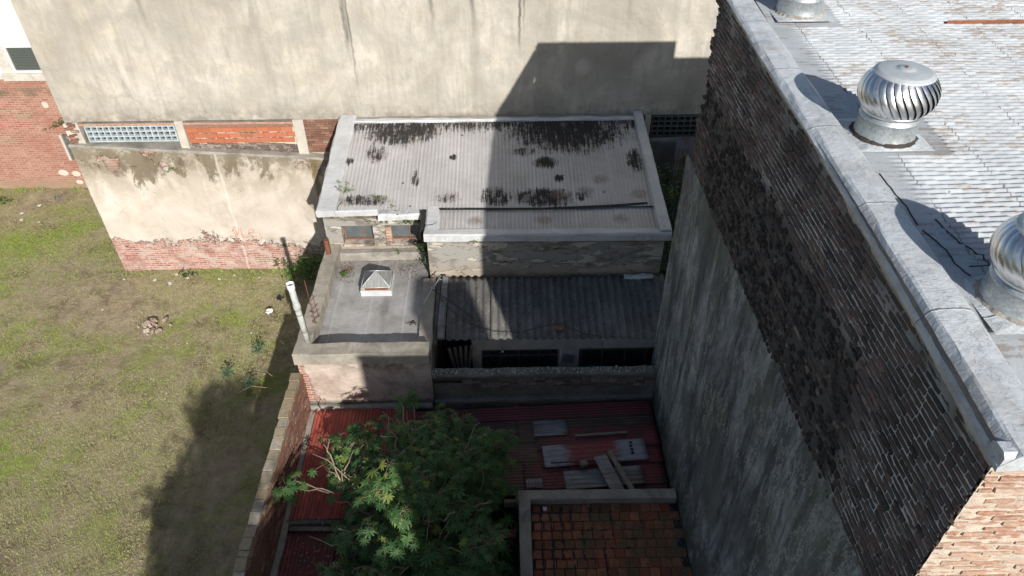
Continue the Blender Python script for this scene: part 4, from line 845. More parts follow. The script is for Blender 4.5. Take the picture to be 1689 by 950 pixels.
tag(wr.build('cable', 'cable'), 'thin black cable sagging across the cement roof', 'cable')

# ================================================================== PATIO WALL WITH GLASS SHARDS
pw = thing('patio_wall', (.8, 11.05, 0), 'low crumbling wall topped with broken glass between the dark patio and the red roof', 'wall')
a = MB(); a.grid(-1.66, 3.5, 0, 1, 90, 24, lambda x, t: (x, 10.99 - .015 * shade_noise(x, t * 3, 2, 2.5), -.4 + 2.62 * t)); a.add([(-1.66, 11.2, -.4), (3.5, 11.2, -.4), (3.5, 11.2, 2.4), (-1.66, 11.2, 2.4)], [(1, 0, 3, 2)]); a.build('rendered_wall', 'conc_dark', pw)
sb = MB()
for r_ in range(5):
    x = -1.0 if r_ < 4 else -1.64
    while x < 3.48:
        L = .21 + rng.uniform(-.03, .02)
        if rng.random() > .10 + .35 * (shade_noise(x, r_, 0, 1.1) > .25): sb.box(x, x + L - .014, 10.965 + rng.uniform(-.012, .012), 11.15, 2.09 + .068 * r_, 2.143 + .068 * r_, .006)
        x += L
sb.build('bricks', 'palebrick', pw, kind='stuff', label='band of flaking bricks showing below the glass-topped coping')
a = MB(); a.box(-1.0, 3.5, 11.0, 11.19, 2.06, 2.42); a.build('mortar_bed', 'mortar_r', pw)
a = MB(); beam(a, (-1.70, 11.07, 2.415), (3.5, 11.07, 2.415), .24, .07, 70, .014, .02); a.build('coping', 'conc_dark', pw)
sh = MB()
for i in range(620):
    x = rng.uniform(-1.66, 3.46); y = rng.uniform(10.98, 11.16); z = 2.475; h_ = rng.uniform(.02, .085); w_ = rng.uniform(.012, .035); A_ = rng.uniform(0, 3.14); c_, s2 = math.cos(A_) * w_, math.sin(A_) * w_; tx, ty = rng.uniform(-.02, .02), rng.uniform(-.02, .02)
    sh.add([(x - c_, y - s2, z), (x + c_, y + s2, z), (x + s2 * .2, y - c_ * .2 + .004, z), (x + tx, y + ty, z + h_)], [(0, 1, 3), (1, 2, 3), (2, 0, 3), (0, 2, 1)])
sh.build('glass_shard', 'shard', pw, kind='stuff', label='row of upright broken bottle glass set in the coping')
a = MB(); beam(a, (-1.64, 10.93, 1.66), (3.3, 10.96, 1.74), .14, .09, 40, .012, .03); a.build('base_fillet', 'conc_dark', pw)

# ================================================================== RED SHEET ROOF
rr = thing('red_shed_roof', (-.5, 9.7, 1.5), 'patchwork red corrugated sheet roof around the green tree', 'roof')
def csheet(name, m, x0, x1, y0, y1, z, rot=0, axis='x', pitch=.076, amp=.009, parent=None, slope=0, label=None, wob=.012, solid=.0015, tilt=0):
    """corrugated sheet; axis is the direction its ribs run"""
    w_, h_ = x1 - x0, y1 - y0; cx, cy = (x0 + x1) / 2, (y0 + y1) / 2; c, s_ = math.cos(rot), math.sin(rot)
    nx_, ny_ = (max(4, int(w_ / .12)), int(h_ / pitch * 6)) if axis == 'x' else (int(w_ / pitch * 6), max(4, int(h_ / .12)))
    a = MB(); sd = rng.uniform(0, 50)
    def fz(x, y):
        u, v = x - cx, y - cy; t = v if axis == 'x' else u
        return (cx + u * c - v * s_, cy + u * s_ + v * c, z + slope * v + tilt * u + amp * math.sin(2 * math.pi * t / pitch) + wob * shade_noise(x, y, sd, 1.4))
    a.grid(x0, x1, y0, y1, nx_, ny_, fz); return a.build(name, m, parent, label=label, solid=solid)
csheet('sheet', 'red_l', -4.33, -3.58, 8.0, 10.93, 1.60, 0, 'y', parent=rr, label='bright faded red sheet nearest the brick divider wall')
csheet('sheet', 'red_l', -3.60, -2.85, 8.0, 10.93, 1.618, 0, 'y', parent=rr, label='second faded red sheet, partly under the tree')
csheet('sheet', 'red_l', -2.88, -2.1, 8.4, 10.93, 1.60, 0, 'y', parent=rr, label='third red sheet, mostly hidden by leaves')
for i, (y0, y1, z, m_) in enumerate(((10.42, 10.80, 1.625, 'red_m'), (9.85, 10.50, 1.605, 'brown_s'), (9.62, 10.18, 1.63, 'red_d'), (9.2, 9.74, 1.60, 'red_m'), (8.65, 9.3, 1.58, 'red_d'), (8.12, 8.75, 1.56, 'red_m'))):
    csheet('sheet', m_, (-2.1, .2, .6, .7, .3, .25)[i], 3.27, y0, y1, z, R(2.4), 'x', parent=rr, label=('maroon top sheet along the patio wall', 'brown rusted sheet under the top one', 'dark red sheet across the middle', 'dark maroon sheet under the pale patched one', 'rust-streaked sheet in front of the boards', 'lowest maroon sheet next to the tiled deck')[i])
csheet('sheet', 'brown_s', -2.1, .9, 9.3, 10.5, 1.585, R(1), 'x', parent=rr, label='brown sheet behind the tree crown')
csheet('sheet', 'brown_s', -.2, .8, 8.5, 9.5, 1.57, R(1), 'x', parent=rr, label='dark brown sheet beside the tree crown')
csheet('sheet', 'brown_s', -3.4, -2.5, 4.6, 7.8, 1.40, 0, 'y', parent=rr, label='brown lower sheet beside the grey timber beam')
csheet('sheet', 'red_m', -4.36, -3.35, 4.6, 7.88, 1.44, 0, 'y', parent=rr, label='lower dark red sheet in the near left corner')
a = MB()
for i in range(9): a.tube([(-4.28 + i * .078 * 2, 7.92 + rng.uniform(-.02, .02), 1.58), (-4.28 + i * .156, 7.97, 1.62)], .02, 6)
a.tube([(-4.3, 7.86, 1.52), (-2.9, 7.84, 1.5)], .05, 6); a.build('sheet_edge', 'wood', rr)
a = MB(); beam(a, (-4.40, 4.4, 1.42), (-4.40, 10.9, 1.56), .12, .07, 40, .012, .02); a.build('gutter_edge', 'conc', rr)
a = MB(); beam(a, (-4.5, 10.86, 1.58), (-1.7, 10.86, 1.60), .12, .1, 24, .014, .03); a.build('back_fillet', 'conc', rr)
a = MB(); a.box(-4.4, -2.2, 7.96, 8.02, 1.35, 1.57, .01); a.box(-2.2, -2.08, 7.9, 10.9, 1.4, 1.56, .01); a.box(.15, .28, 8.3, 10.9, 1.35, 1.55, .01); a.box(-.1, 3.2, 8.36, 8.44, 1.35, 1.53); a.build('purlin', 'wood', rr)
a = MB(); a.box(-2.95, -2.78, 4.5, 7.6, 1.44, 1.58, .01); a.build('timber_beam', 'wood', rr)
o = csheet('loose_sheet', 'patch', .74, 2.95, 9.18, 9.72, 1.665, R(4.5), 'x', pitch=.12, amp=.006); tag(o, 'long pale galvanised sheet with red paint across its middle and small rust holes', 'metal sheet')
holes = MB()
for i in range(4): holes.lathe([(0, .002), (.035, .001)], (2.62 + rng.uniform(-.02, .02), 9.42 + .09 * i, 1.682), 10)
q = holes.build('rust_hole', 'tar', o, kind='stuff')
o = csheet('loose_sheet', 'galv_old', 1.15, 2.80, 8.62, 9.08, 1.64, R(4.5), 'x', pitch=.12, amp=.007); tag(o, 'rust-streaked pale sheet under the crossed boards', 'metal sheet')
o = csheet('loose_sheet', 'galv_old', .56, 1.30, 9.92, 10.36, 1.665, R(3), 'x', pitch=.076, amp=.007); tag(o, 'square faded grey sheet farthest back on the dark roof', 'metal sheet')
o = csheet('loose_sheet', 'galv_old', .36, .70, 8.62, 8.85, 1.62, R(3), 'y', pitch=.06, amp=.012); tag(o, 'small ribbed galvanised offcut beside the tree leaves', 'metal sheet')
def board(name, c, size, rot, m, label, cat='board'):
    a = MB(); L, w_, h_ = size; mt = Matrix.Translation(c) @ Matrix.Rotation(rot[1], 4, 'Z') @ Matrix.Rotation(rot[0], 4, 'X'); n_ = 10; vs_ = []
    for i in range(n_ + 1):
        y = (i / n_ - .5) * L; o = .005 * math.sin(i * 1.3)
        for x, z in ((-w_ / 2, -h_ / 2), (w_ / 2, -h_ / 2), (w_ / 2, h_ / 2), (-w_ / 2, h_ / 2)): vs_.append(mt @ Vector((x + rng.uniform(-.003, .003), y + (rng.uniform(-.012, .012) if i in (0, n_) else 0), z + o)))
    fs = [(i * 4 + q, i * 4 + (q + 1) % 4, i * 4 + 4 + (q + 1) % 4, i * 4 + 4 + q) for i in range(n_) for q in range(4)] + [(3, 2, 1, 0), tuple(n_ * 4 + q for q in range(4))]
    a.add(vs_, fs); return tag(a.build(name, m, bevel=.003), label, cat)
board('board', (2.06, 8.80, 1.80), (1.05, .27, .03), (-.12, R(15)), 'galv_old', 'wide grey board lying aslant over the patched sheets')
board('board', (2.30, 8.86, 1.83), (1.15, .10, .04), (-.12, R(17)), 'wood', 'narrow rounded plank against the right edge of the wide grey board')
board('board', (2.02, 9.93, 1.68), (1.15, .05, .035), (0, R(93.5)), 'wood', 'long thin batten lying behind the pale sheet')
board('board', (1.35, 9.18, 1.72), (.95, .025, .02), (0, R(92)), 'cable', 'thin dark rod in front of the pale sheet', 'rod')
o = MB(); o.cbox((1.57, 9.12, 1.74), (.15, .12, .11), (.1, .1, .4)); tag(o.build('brick', 'conc_dark', bevel=.012), 'dark stone block weighing down the sheets beside the boards', 'stone')
o = MB(); o.box(-.35, .14, 7.55, 7.72, 1.5, 1.6, .004); tag(o.build('red_beam', 'red_m', bevel=.01), 'short red painted beam end left of the tiled deck', 'beam')

debris('leaf_litter', 1.4, 9.5, 1.66, .9, .6, 420, 'bark', 'brown leaf litter and twigs strewn over the dark patched roof sheets', 14, .03)
debris('leaf_litter', -3.6, 8.6, 1.64, .35, .6, 260, 'rust', 'dead leaves fallen on the bright red sheets under the tree', 15, .035)
debris('leaf_litter', -3.7, 6.6, 1.47, .4, .8, 320, 'twig', 'pale dead leaves and stalks lying on the lower dark red sheet', 16, .04)
debris('leaf_litter', .8, 12.5, 3.08, .9, .4, 200, 'bark', 'scattered dead leaves lying on the wavy cement roof', 18, .03)

# ================================================================== TILED DECK
td = thing('tiled_deck', (1.7, 6.5, 0), 'small roof deck of mossy terracotta tiles with black tar joints inside a concrete rim', 'roof deck')
a = MB(); a.box(.22, 3.3, 4.0, 8.22, -.4, 1.815); a.build('slab', 'tar', td)
a = MB(); beam(a, (.30, 3.9, 1.80), (.30, 8.32, 1.80), .23, .2, 40, .007, .012); a.build('rim', 'conc', td, label='left rim of the tiled deck')
a = MB(); beam(a, (.18, 8.22, 1.80), (3.28, 8.20, 1.80), .21, .2, 30, .007, .012); a.build('rim', 'conc', td, label='back rim of the tiled deck')
a = MB(); a.box(.19, .3, 3.95, 8.3, -.4, 1.8); a.build('side_wall', 'conc_dark', td)
tl = []
for k in range(4):
    q = MB(); q.box(-.5, .5, -.5, .5, 0, .022)
    for i in range(4, 8): q.v[i] = (q.v[i][0] * .97, q.v[i][1] * .97, q.v[i][2])
    me = bpy.data.meshes.new('tile'); me.from_pydata(q.v, [], q.f); me.materials.append(M['tile']); tl.append(me)
for r_ in range(18):
    for c_ in range(15):
        x = .52 + .192 * c_ + (.03, -.02, .045, 0)[r_ % 4] + rng.uniform(-.004, .004); y = 8.0 - .192 * r_
        if c_ % 2 and r_ % 3 == 0: y += .0
        if x > 3.22 or y < 4.6: continue
        gap = .006 + .022 * max(0, min(1, (1.75 - x) / 1.2)) * rng.uniform(.4, 1.2); o = bpy.data.objects.new('tile', tl[(r_ + c_) % 4]); col.objects.link(o); o.parent = td
        o.scale = (.192 - gap, .192 - gap * rng.uniform(.6, 1.4), 1); o.rotation_euler = (rng.uniform(-.012, .012), rng.uniform(-.012, .012), rng.uniform(-.02, .02)); o.location = Vector((x, y, 1.815 + rng.uniform(-.002, .004))) - Vector(td.location)
ts = MB()        # tar blobs smeared over joints
for i in range(420):
    c_ = int(abs(rng.gauss(0, 4.6))); r_ = rng.randrange(0, 16); x = .424 + .192 * c_; y = 7.904 - .192 * r_; L = rng.uniform(.05, .2); wd_ = rng.uniform(.008, .03)
    if x > 3.1: continue
    k = 7; cx_, cy_ = (x, y + rng.uniform(-.09, .09)) if rng.random() < .6 else (x + rng.uniform(-.09, .09), y); lx, ly = (wd_, L / 2) if cx_ == x else (L / 2, wd_)
    ring = [(cx_ + lx * math.cos(6.283 * q / k) * rng.uniform(.6, 1.2), cy_ + ly * math.sin(6.283 * q / k) * rng.uniform(.6, 1.2), 1.8425) for q in range(k)]
    ts.add(ring + [(cx_, cy_, 1.85)], [(q, (q + 1) % k, k) for q in range(k)])
ts.build('tar_smear', 'tar', td, kind='stuff')
o = MB()
for i in range(7): o.cbox((.69 + rng.uniform(-.025, .025), 7.98 + rng.uniform(-.03, .03), 1.865), (rng.uniform(.03, .06), rng.uniform(.03, .06), .03), (rng.uniform(-1, 1), rng.uniform(-1, 1), rng.uniform(0, 3)))
tag(o.build('crumpled_bag', 'whiteplastic'), 'crumpled scrap of white plastic at the far corner of the tiled deck', 'litter')
debris('grit', 3.16, 6.9, 1.84, .05, .7, 500, 'conc_dark', 'line of grit and mortar crumbs along the tall grey wall on the tiled deck', 9, .022, 'grit')
weed('dry_weed', (1.0, 6.25, 1.83), 'thin dry stalks on the near edge of the tiled deck', [(.5, .15, .08), (.3, .25, .1), (.1, .3, .05)], 'leaf2', .02, 0, 12, tr=.004)

# ================================================================== DIVIDER WALL
dw = thing('divider_wall', (-4.56, 8, 0), 'old red brick divider wall with yellowish coping blocks between lawn and red roof', 'wall')
a = MB(); a.box(-4.64, -4.47, 2, 10.9, -.45, 2.68); a.build('mortar_core', 'mortar_r', dw)
sb = MB(); yy = 10.9
for r_ in range(21):
    y = 10.88 - (r_ % 2) * .11; z = 1.18 + .0715 * r_
    while y > 4.4:
        L = .215; sb.box(-4.475, -4.445 + rng.uniform(-.006, .007), max(y - L, 4.3) + .012, y, z, z + .058, .004); y -= L
sb.build('brick_face', 'redbrick', dw, kind='stuff', label='weathered red brick courses facing the red roof')
cb = [MB() for _ in range(4)]; cms = []
for i, q in enumerate(cb): q.box(-.095, .095, -.5, .5, 0, .075, .010); me = bpy.data.meshes.new('coping_block'); me.from_pydata(q.v, [], q.f); me.materials.append(M['coping_b']); cms.append(me)
y = 10.86; i = 0
while y > 4.2:
    L = rng.choice((.24, .25, .26, .12, .27)); o = bpy.data.objects.new('coping_block', cms[i % 4]); col.objects.link(o); o.parent = dw; o.scale = (1 + rng.uniform(-.06, .06), L - .012, 1 + rng.uniform(-.1, .25))
    o.location = Vector((-4.565 + rng.uniform(-.012, .012), y - L / 2, 2.68)) - Vector(dw.location); o.rotation_euler = (rng.uniform(-.02, .02), rng.uniform(-.03, .03), rng.uniform(-.04, .04)); y -= L; i += 1

# ================================================================== TALL BRICK BUILDING (right)
XR = 3.34
rbld = thing('brick_and_plaster_building', (6, 7, 0), 'tall building with sooty bricks above grey plaster and a white corrugated roof', 'building')
CAP = [(2.90, 3.415, 10.24), (3.6, 3.405, 10.30), (4.4, 3.395, 10.36), (5.5, 3.385, 10.42), (6.7, 3.37, 10.47), (7.8, 3.36, 10.50), (8.9, 3.36, 10.54), (10, 3.345, 10.60), (11.35, 3.32, 10.70)]
def capz(y): return float(np.interp(y, [c[0] for c in CAP], [c[2] for c in CAP]))
def drop(y): return float(np.interp(y, [2.9, 4.5, 7, 11], [.18, .15, .07, .05]))
def capx(y): return float(np.interp(y, [c[0] for c in CAP], [c[1] for c in CAP]))
# plaster skin, really uneven
a = MB(); ny_, nz_ = 150, 110
def pl_(i, k):
    y = 2.93 + 8.6 * i / ny_; zt = 7.80 - .02 * (y - 3) + .05 * shade_noise(y, 0, 0, 1.3) + .03 * shade_noise(y, 3, 0, 6); z = -.4 + (zt + .4) * k / nz_
    return (3.315 + .018 * shade_noise(y, z, 0, .9) + .008 * shade_noise(y, z, 5, 4) + (.02 if k == nz_ else 0), y, z)
vs_ = [pl_(i, k) for k in range(nz_ + 1) for i in range(ny_ + 1)]; q_ = ny_ + 1
a.add(vs_, [(k * q_ + i, (k + 1) * q_ + i, (k + 1) * q_ + i + 1, k * q_ + i + 1) for k in range(nz_) for i in range(ny_)], True)
a.box(3.36, 9.6, 11.0, 11.55, -.4, 7.5); a.build('plaster_wall', 'plaster', rbld)
a = MB(); a.add([(3.30, 2.93, -.4), (3.345, 2.93, -.4), (3.345, 2.93, 7.78), (3.31, 2.93, 7.78)], [(0, 1, 2, 3)]); a.build('plaster_edge', 'plaster', rbld)
a = MB()       # mortar body behind the bricks
a.grid(0, 1, 0, 1, 160, 60, lambda u, v: (3.331 + .006 * shade_noise(2.99 + 8.05 * (1 - u), 7 + 3.3 * v, 0, 9), 2.99 + 8.05 * (1 - u), 7.3 + (capz(2.99 + 8.05 * (1 - u)) - .03 - 7.3) * v), False)
a.build('mortar_face', 'mortar_g', rbld)
a = MB(); a.box(3.40, 12, 3.03, 11.04, -.4, 10.0); a.build('core_wall', 'mortar_g', rbld)
a = MB(); a.grid(0, 1, 0, 1, 150, 110, lambda u, v: (3.33 + 3 * u, 2.9605 + .010 * shade_noise(u * 3, v * 4, 0, 9) + .005 * shade_noise(u * 3, v * 4, 0, 30), 7.0 + 3.2 * v), False); a.add([(6.34, 2.9605, 7), (12, 2.9605, 7), (12, 2.9605, 10.2), (6.34, 2.9605, 10.2)], [(0, 1, 2, 3)]); a.add([(3.345, 2.9605, -.4), (12, 2.9605, -.4), (12, 2.9605, 7), (3.345, 2.9605, 7)], [(0, 1, 2, 3)]); a.build('front_mortar', 'mortar_w', rbld)
NV = 7
tS = [brick_shape(.222, .048, .05, .005, 10 + i, .12) for i in range(NV)]; tC = [brick_shape(.108, .056, .06, .010, 40 + i, .5) for i in range(NV)]; tT = [brick_shape(.235, .046, .05, .006, 80 + i, .3) for i in range(NV)]
mS = [tmpl_mesh('brick', t, 'sootbrick') for t in tS]; mC = [tmpl_mesh('brick', t, 'charbrick') for t in tC]; mT = [tmpl_mesh('brick', t, 'tanbrick') for t in tT]
items = []     # (size seen, kind, variant, location, rz, scale)
camp = Vector((0, 0, 14.2))
nrow = 41
for r_ in range(nrow):
    z = 7.70 + .0715 * r_; y = 2.958 + rng.uniform(-.015, .03); first = True
    while y < 11.1 + .06 * (r_ % 3) - .05:
        if z > capz(y) - drop(y) - .03: y += .2; continue
        chunky = (7.6 < z < 9.25 + .25 * shade_noise(y, 0, 4, .7)) and y > 4.15 + .28 * (z - 7.8) and not (8.42 < z < 8.52) and shade_noise(y, z, 8, .55) > -.42
        if z < 8.6 and y > 10.2: chunky = False
        if chunky: L, T, k = .116, tC, 'C'
        else: L, T, k = (.118 if (first and r_ % 2) or rng.random() < .12 else .234), tS, 'S'
        L *= rng.uniform(.93, 1.07); v = rng.randrange(NV)
        up_patch = z > capz(y) - .30 + .28 * shade_noise(y, z, 2, 1.0)
        miss = rng.random() < (.10 if k == 'C' else .004)
        dx_ = rng.uniform(-.004, .008) if k == 'S' else rng.choice((rng.uniform(-.004, .018), rng.uniform(-.004, .018), rng.uniform(0, .035)))
        if up_patch and k == 'S': dx_ = rng.uniform(.0, .016)
        loc = Vector((3.368 + dx_, y + L / 2, z + wavy(y, r_ * .1, 0, .012, 1.1)))
        sc_ = (1, (L - .017) / (.108 if k == 'C' else .222), rng.uniform(.85, 1.12))
        if not miss: items.append(((loc - camp).length, k, v, loc, 0, sc_))
        y += L; first = False
for r_ in range(46):
    z = 6.9 + .0715 * r_ + .01; x = 3.322 + rng.uniform(-.012, .02); first = True
    if z > 10.15: break
    while x < 5.6:
        L = (.12 if (first and r_ % 2 == 0) else .247) * rng.uniform(.92, 1.08); loc = Vector((x + L / 2, 3.0 + rng.uniform(-.012, .012), z + .012 * shade_noise(x, r_ * .2, 0, 1.5)))
        dd = (loc - camp).length + (0 if (x - 3.34) * .82 < (z - 7.9) * .55 + .35 else 30)
        items.append((dd, 'T', rng.randrange(NV), loc, R(90), (1, (L - .02) / .235, rng.uniform(.7, 1.15)))); x += L; first = False
items.sort(key=lambda t: t[0])
small = {'S': MB(), 'C': MB(), 'T': MB()}
mm = {'S': mS, 'C': mC, 'T': mT}; tt = {'S': tS, 'C': tC, 'T': tT}
for i, (d, k, v, loc, rz, s_) in enumerate(items):
    if i < 296:
        o = bpy.data.objects.new('brick', mm[k][v]); col.objects.link(o); o.parent = rbld; o.location = loc - Vector(rbld.location); o.rotation_euler = (0, 0, rz); o.scale = s_
    else: put(small[k], tt[k][v], loc, rz, s_)
small['S'].build('bricks', 'sootbrick', rbld, kind='stuff', label='remaining long sooty bricks of the upper side wall')
small['C'].build('bricks', 'charbrick', rbld, kind='stuff', label='dark band of eroded protruding header bricks')
small['T'].build('bricks', 'tanbrick', rbld, kind='stuff', label='remaining sunlit tan bricks of the front face')
# cap
def sweep(mb, sec, pts, j=.008, ss=3):
    b = []; P_ = []
    for i in range(len(pts) - 1):
        for q in range(8): t = q / 8; P_.append([pts[i][w_] * (1 - t) + pts[i + 1][w_] * t for w_ in range(3)])
    P_.append(list(pts[-1]))
    for (y, x, z) in P_:
        for q, (dx_, dz_) in enumerate(sec):
            if dx_ is None: dx_ = 3.31 - x; dz_ = -drop(y) * (1 if dz_ < -.15 else .7)
            b.append((x + dx_ + wavy(y, q * 5, 0, j * 2.5, 1.7) + rng.uniform(-j, j) * .4, y, z + dz_ + wavy(y, q * 5, 9, j * 1.5, 2.2)))
    m_ = len(sec); n_ = len(P_) - 1
    mb.add(b, [(i * m_ + q, (i + 1) * m_ + q, (i + 1) * m_ + (q + 1) % m_, i * m_ + (q + 1) % m_) for i in range(n_) for q in range(m_)] + [tuple(range(m_)), tuple(n_ * m_ + q for q in range(m_ - 1, -1, -1))]); return mb
a = MB(); sweep(a, [(None, -.19), (None, -.13), (-.006, -.012), (.02, 0), (.20, .012), (.31, 0), (.345, -.03), (.36, -.14)], CAP, .006); a.build('parapet_cap', 'cap', rbld)
a = MB(); b_ = []; n_ = 420
for i in range(n_ + 1):
    y = 2.96 + 8.3 * i / n_; zt = capz(y); d_ = .03 + .05 * max(0, shade_noise(y, 1, 0, 2.2)) + .05 * max(0, shade_noise(y, 5, 0, 9)) + rng.uniform(0, .012)
    b_ += [(3.316, y, zt - drop(y) + .02), (3.314 + .006 * shade_noise(y, 2, 2, 7), y, zt - drop(y) - d_ * .5), (3.326, y, zt - drop(y) - d_)]
a.add(b_, [(3 * i + k, 3 * i + k + 1, 3 * i + k + 4, 3 * i + k + 3) for i in range(n_) for k in range(2)]); a.build('frayed_render', 'post', rbld)
a = MB(); beam(a, (3.318, 2.985, 10.10), (12, 2.985, 10.10), .15, .135, 60, .006, .03); a.build('front_edge', 'cap', rbld)
# corrugated roof
rz_ = lambda x, y: capz(min(max(y, 2.9), 11.3)) - .11 - (x - 3.8) * .012
seg = {}
def rf(x, y):
    row = math.floor(y / .078); s_ = (x / .21 + row * .37); fr_ = s_ - math.floor(s_); key = (row, math.floor(s_))
    if key not in seg: seg[key] = rng.uniform(-.004, .004)
    u = y / .078 - row; flat = min(1, max(0, (x - 4.0) / .25)); flat *= min(1, max(0, (y - 3.25) / .1))
    for ty, tx in ((7.1, 4.18), (4.36, 4.22), (10.42, 4.25)):
        if abs(y - ty) < .42 and x < 4.78: flat = 0
    return rz_(x, y) + flat * (.014 * math.sin(6.2832 * u) ** 1 + .009 * (fr_ - .5) + seg[key]) + .02 * shade_noise(x, y, 0, .8)
a = MB(); a.grid(3.76, 8.8, 3.0, 11.2, 200, 8 * 105, rf); a.build('roof_sheet', 'whiteroof', rbld)
a = MB(); a.grid(8.8, 12, 3.0, 11.2, 4, 10, lambda x, y: rz_(x, y)); a.build('far_roof_sheet', 'whiteroof', rbld)
a = MB(); a.box(3.4, 6.95, 11.22, 11.42, 9.5, 10.86, .004); a.box(6.95, 12, 11.22, 11.42, 9.5, 10.42, .004); a.build('back_parapet', 'cap', rbld)
a = MB(); a.add([(7.05, 10.6, 10.42), (7.55, 10.12, 10.42), (8.8, 10.05, 10.41), (8.8, 11.2, 10.41), (7.3, 11.2, 10.42), (7.0, 10.9, 10.42)], [(0, 1, 2, 3, 4, 5)]); a.build('flat_patch', 'galv', rbld)
a = MB(); a.cbox((7.15, 10.82, 10.46), (.36, .22, .10), (.03, 0, -.25)); a.cbox((8.1, 10.83, 10.46), (1.4, .2, .1), (0, 0, .02)); a.build('white_upstand', 'whitepaint', rbld, bevel=.03)
# cracks and a loose felt patch near the closest ventilator
a = MB()
for pp in ([(3.86, 5.4), (3.95, 5.1), (3.93, 4.9), (4.0, 4.72)], [(4.05, 5.55), (4.1, 5.25), (4.22, 5.0), (4.24, 4.88), (4.0, 4.86)], [(3.82, 6.3), (3.84, 6.0), (3.87, 5.75), (3.85, 5.4)]):
    q = []
    for (x0, y0), (x1, y1) in zip(pp, pp[1:]):
        for t in range(5): x = x0 + (x1 - x0) * t / 5 + rng.uniform(-.008, .008); y = y0 + (y1 - y0) * t / 5 + rng.uniform(-.008, .008); q.append((x, y, rf(x, y) + .004))
    a.tube(q, .006, 4)
a.build('crack', 'crack', rbld, kind='stuff')
a = MB(); a.box(6.27, 9.5, 10.09, 10.17, 10.42, 10.48); a.box(6.27, 9.5, 10.09, 10.10, 10.48, 10.52); tag(a.build('rusty_angle_bar', 'rustbar', bevel=.004), 'long straight rusty iron bar lying across the white roof', 'bar')

# ================================================================== ROOF VENTILATORS
def turbine(loc, label, yaw):
    t = thing('roof_ventilator', loc, label, 'roof ventilator', 'spinning metal ventilators along the edge of the white roof'); x, y, z = loc
    a = MB(); a.add([(x + sx * .40, y + sy * .37, z + .012) for sx, sy in ((-1, -1), (1, -1), (1, 1), (-1, 1))] + [(x + .33 * math.cos(6.283 * q / 24), y + .33 * math.sin(6.283 * q / 24), z + .04) for q in range(24)], [])
    fl = MB(); ring = [(x + .32 * math.cos(6.283 * q / 32), y + .32 * math.sin(6.283 * q / 32)) for q in range(32)]; sq = []
    for q in range(32):
        c_, s_ = math.cos(6.283 * q / 32), math.sin(6.283 * q / 32); m_ = max(abs(c_), abs(s_)); sq.append((x + .40 * c_ / m_, y + .38 * s_ / m_))
    fl.add([(p[0], p[1], z + .012) for p in sq] + [(p[0], p[1], z + .035) for p in ring], [(q, (q + 1) % 32, 32 + (q + 1) % 32, 32 + q) for q in range(32)]); fl.build('flashing', 'cap', t)
    a = MB(); a.lathe([(.325, .02), (.318, .05), (.312, .10), (.305, .235), (.312, .24), (.312, .25), (.30, .255), (.30, .30), (.29, .30)], loc, 48); a.build('neck', 'galv', t)
    a = MB(); r3 = random.Random(int(y * 10)); k_ = 60; vs_ = []
    for q in range(k_):
        c_, s_ = math.cos(6.283 * q / k_), math.sin(6.283 * q / k_); o_ = r3.uniform(0, .022) + .02 * max(0, mn.noise(Vector((c_ * 2, s_ * 2, y)))); vs_ += [(x + (.335 + o_) * c_, y + (.335 + o_) * s_, z + .03), (x + .318 * c_, y + .318 * s_, z + .045 + o_ * .8)]
    a.add(vs_, [(2 * q, (2 * q + 2) % (2 * k_), (2 * q + 3) % (2 * k_), 2 * q + 1) for q in range(k_)]); a.build('sealant_ring', 'crack' if y < 7.5 and y > 7 else 'conc', t)
    prof = [(0, .300), (.08, .335), (.2, .372), (.35, .398), (.5, .405), (.65, .397), (.8, .372), (.92, .335), (1, .298)]
    rr_ = lambda u: float(np.interp(u, [p[0] for p in prof], [p[1] for p in prof])); z0, H = .315, .40
    a = MB(); a.lathe([(.29, .30), (.312, .30), (.318, .312), (.318, .335), (.30, .345)], loc, 48); rg = a.build('lower_ring', 'steel', t)
    nb = 30; tw = R(36)
    bl = MB(); nu = 12
    for u in range(nu + 1):
        uu = u / nu
        for w_ in range(5):
            ww = w_ / 4; an = -tw * (uu - .5) + (ww - .5) * (2 * math.pi / nb) * 1.22; r = rr_(uu) - .004 - .046 * (ww ** 1.6) * math.sin(math.pi * min(1, max(0, uu * .96 + .02))) ** .5 + .006 * math.sin(math.pi * ww)
            bl.v.append((r * math.cos(an), r * math.sin(an), z0 + H * uu))
    bl.f = [(u * 5 + w_, (u + 1) * 5 + w_, (u + 1) * 5 + w_ + 1, u * 5 + w_ + 1) for u in range(nu) for w_ in range(4)]; bl.sm = [True] * len(bl.f)
    me = bpy.data.meshes.get('blade_shape')
    if me is None: me = bpy.data.meshes.new('blade_shape'); me.from_pydata(bl.v, [], bl.f); me.polygons.foreach_set('use_smooth', bl.sm); me.materials.append(M['steel'])
    for q in range(nb):
        o = bpy.data.objects.new('blade', me); col.objects.link(o); o.parent = t; o.rotation_euler = (0, 0, yaw + 2 * math.pi * q / nb)
    a = MB(); a.lathe([(.20, z0 + .05), (.20, z0 + H - .02)], loc, 24); a.lathe([(.0, z0 + .05), (.27, z0 + .06)], loc, 24); a.build('dark_core', 'black', t)  # black core keeps the hollow behind the blades dark
    a = MB(); a.lathe([(.30, z0 + H - .012), (.306, z0 + H), (.298, z0 + H + .012), (.285, z0 + H + .014), (.278, z0 + H + .026), (.255, z0 + H + .034), (.12, z0 + H + .046), (.085, z0 + H + .047), (.078, z0 + H + .055), (.04, z0 + H + .058), (0, z0 + H + .058)], loc, 56); cp = a.build('top_cap', 'palemetal', t)
    a = MB(); a.lathe([(.014, z0 + H + .055), (.014, z0 + H + .075), (0, z0 + H + .078)], loc, 8); a.build('bolt', 'rust', cp)
turbine((4.16, 7.08, rz_(4.16, 7.08)), 'fully visible shiny metal ventilator in the middle of the three', .03)
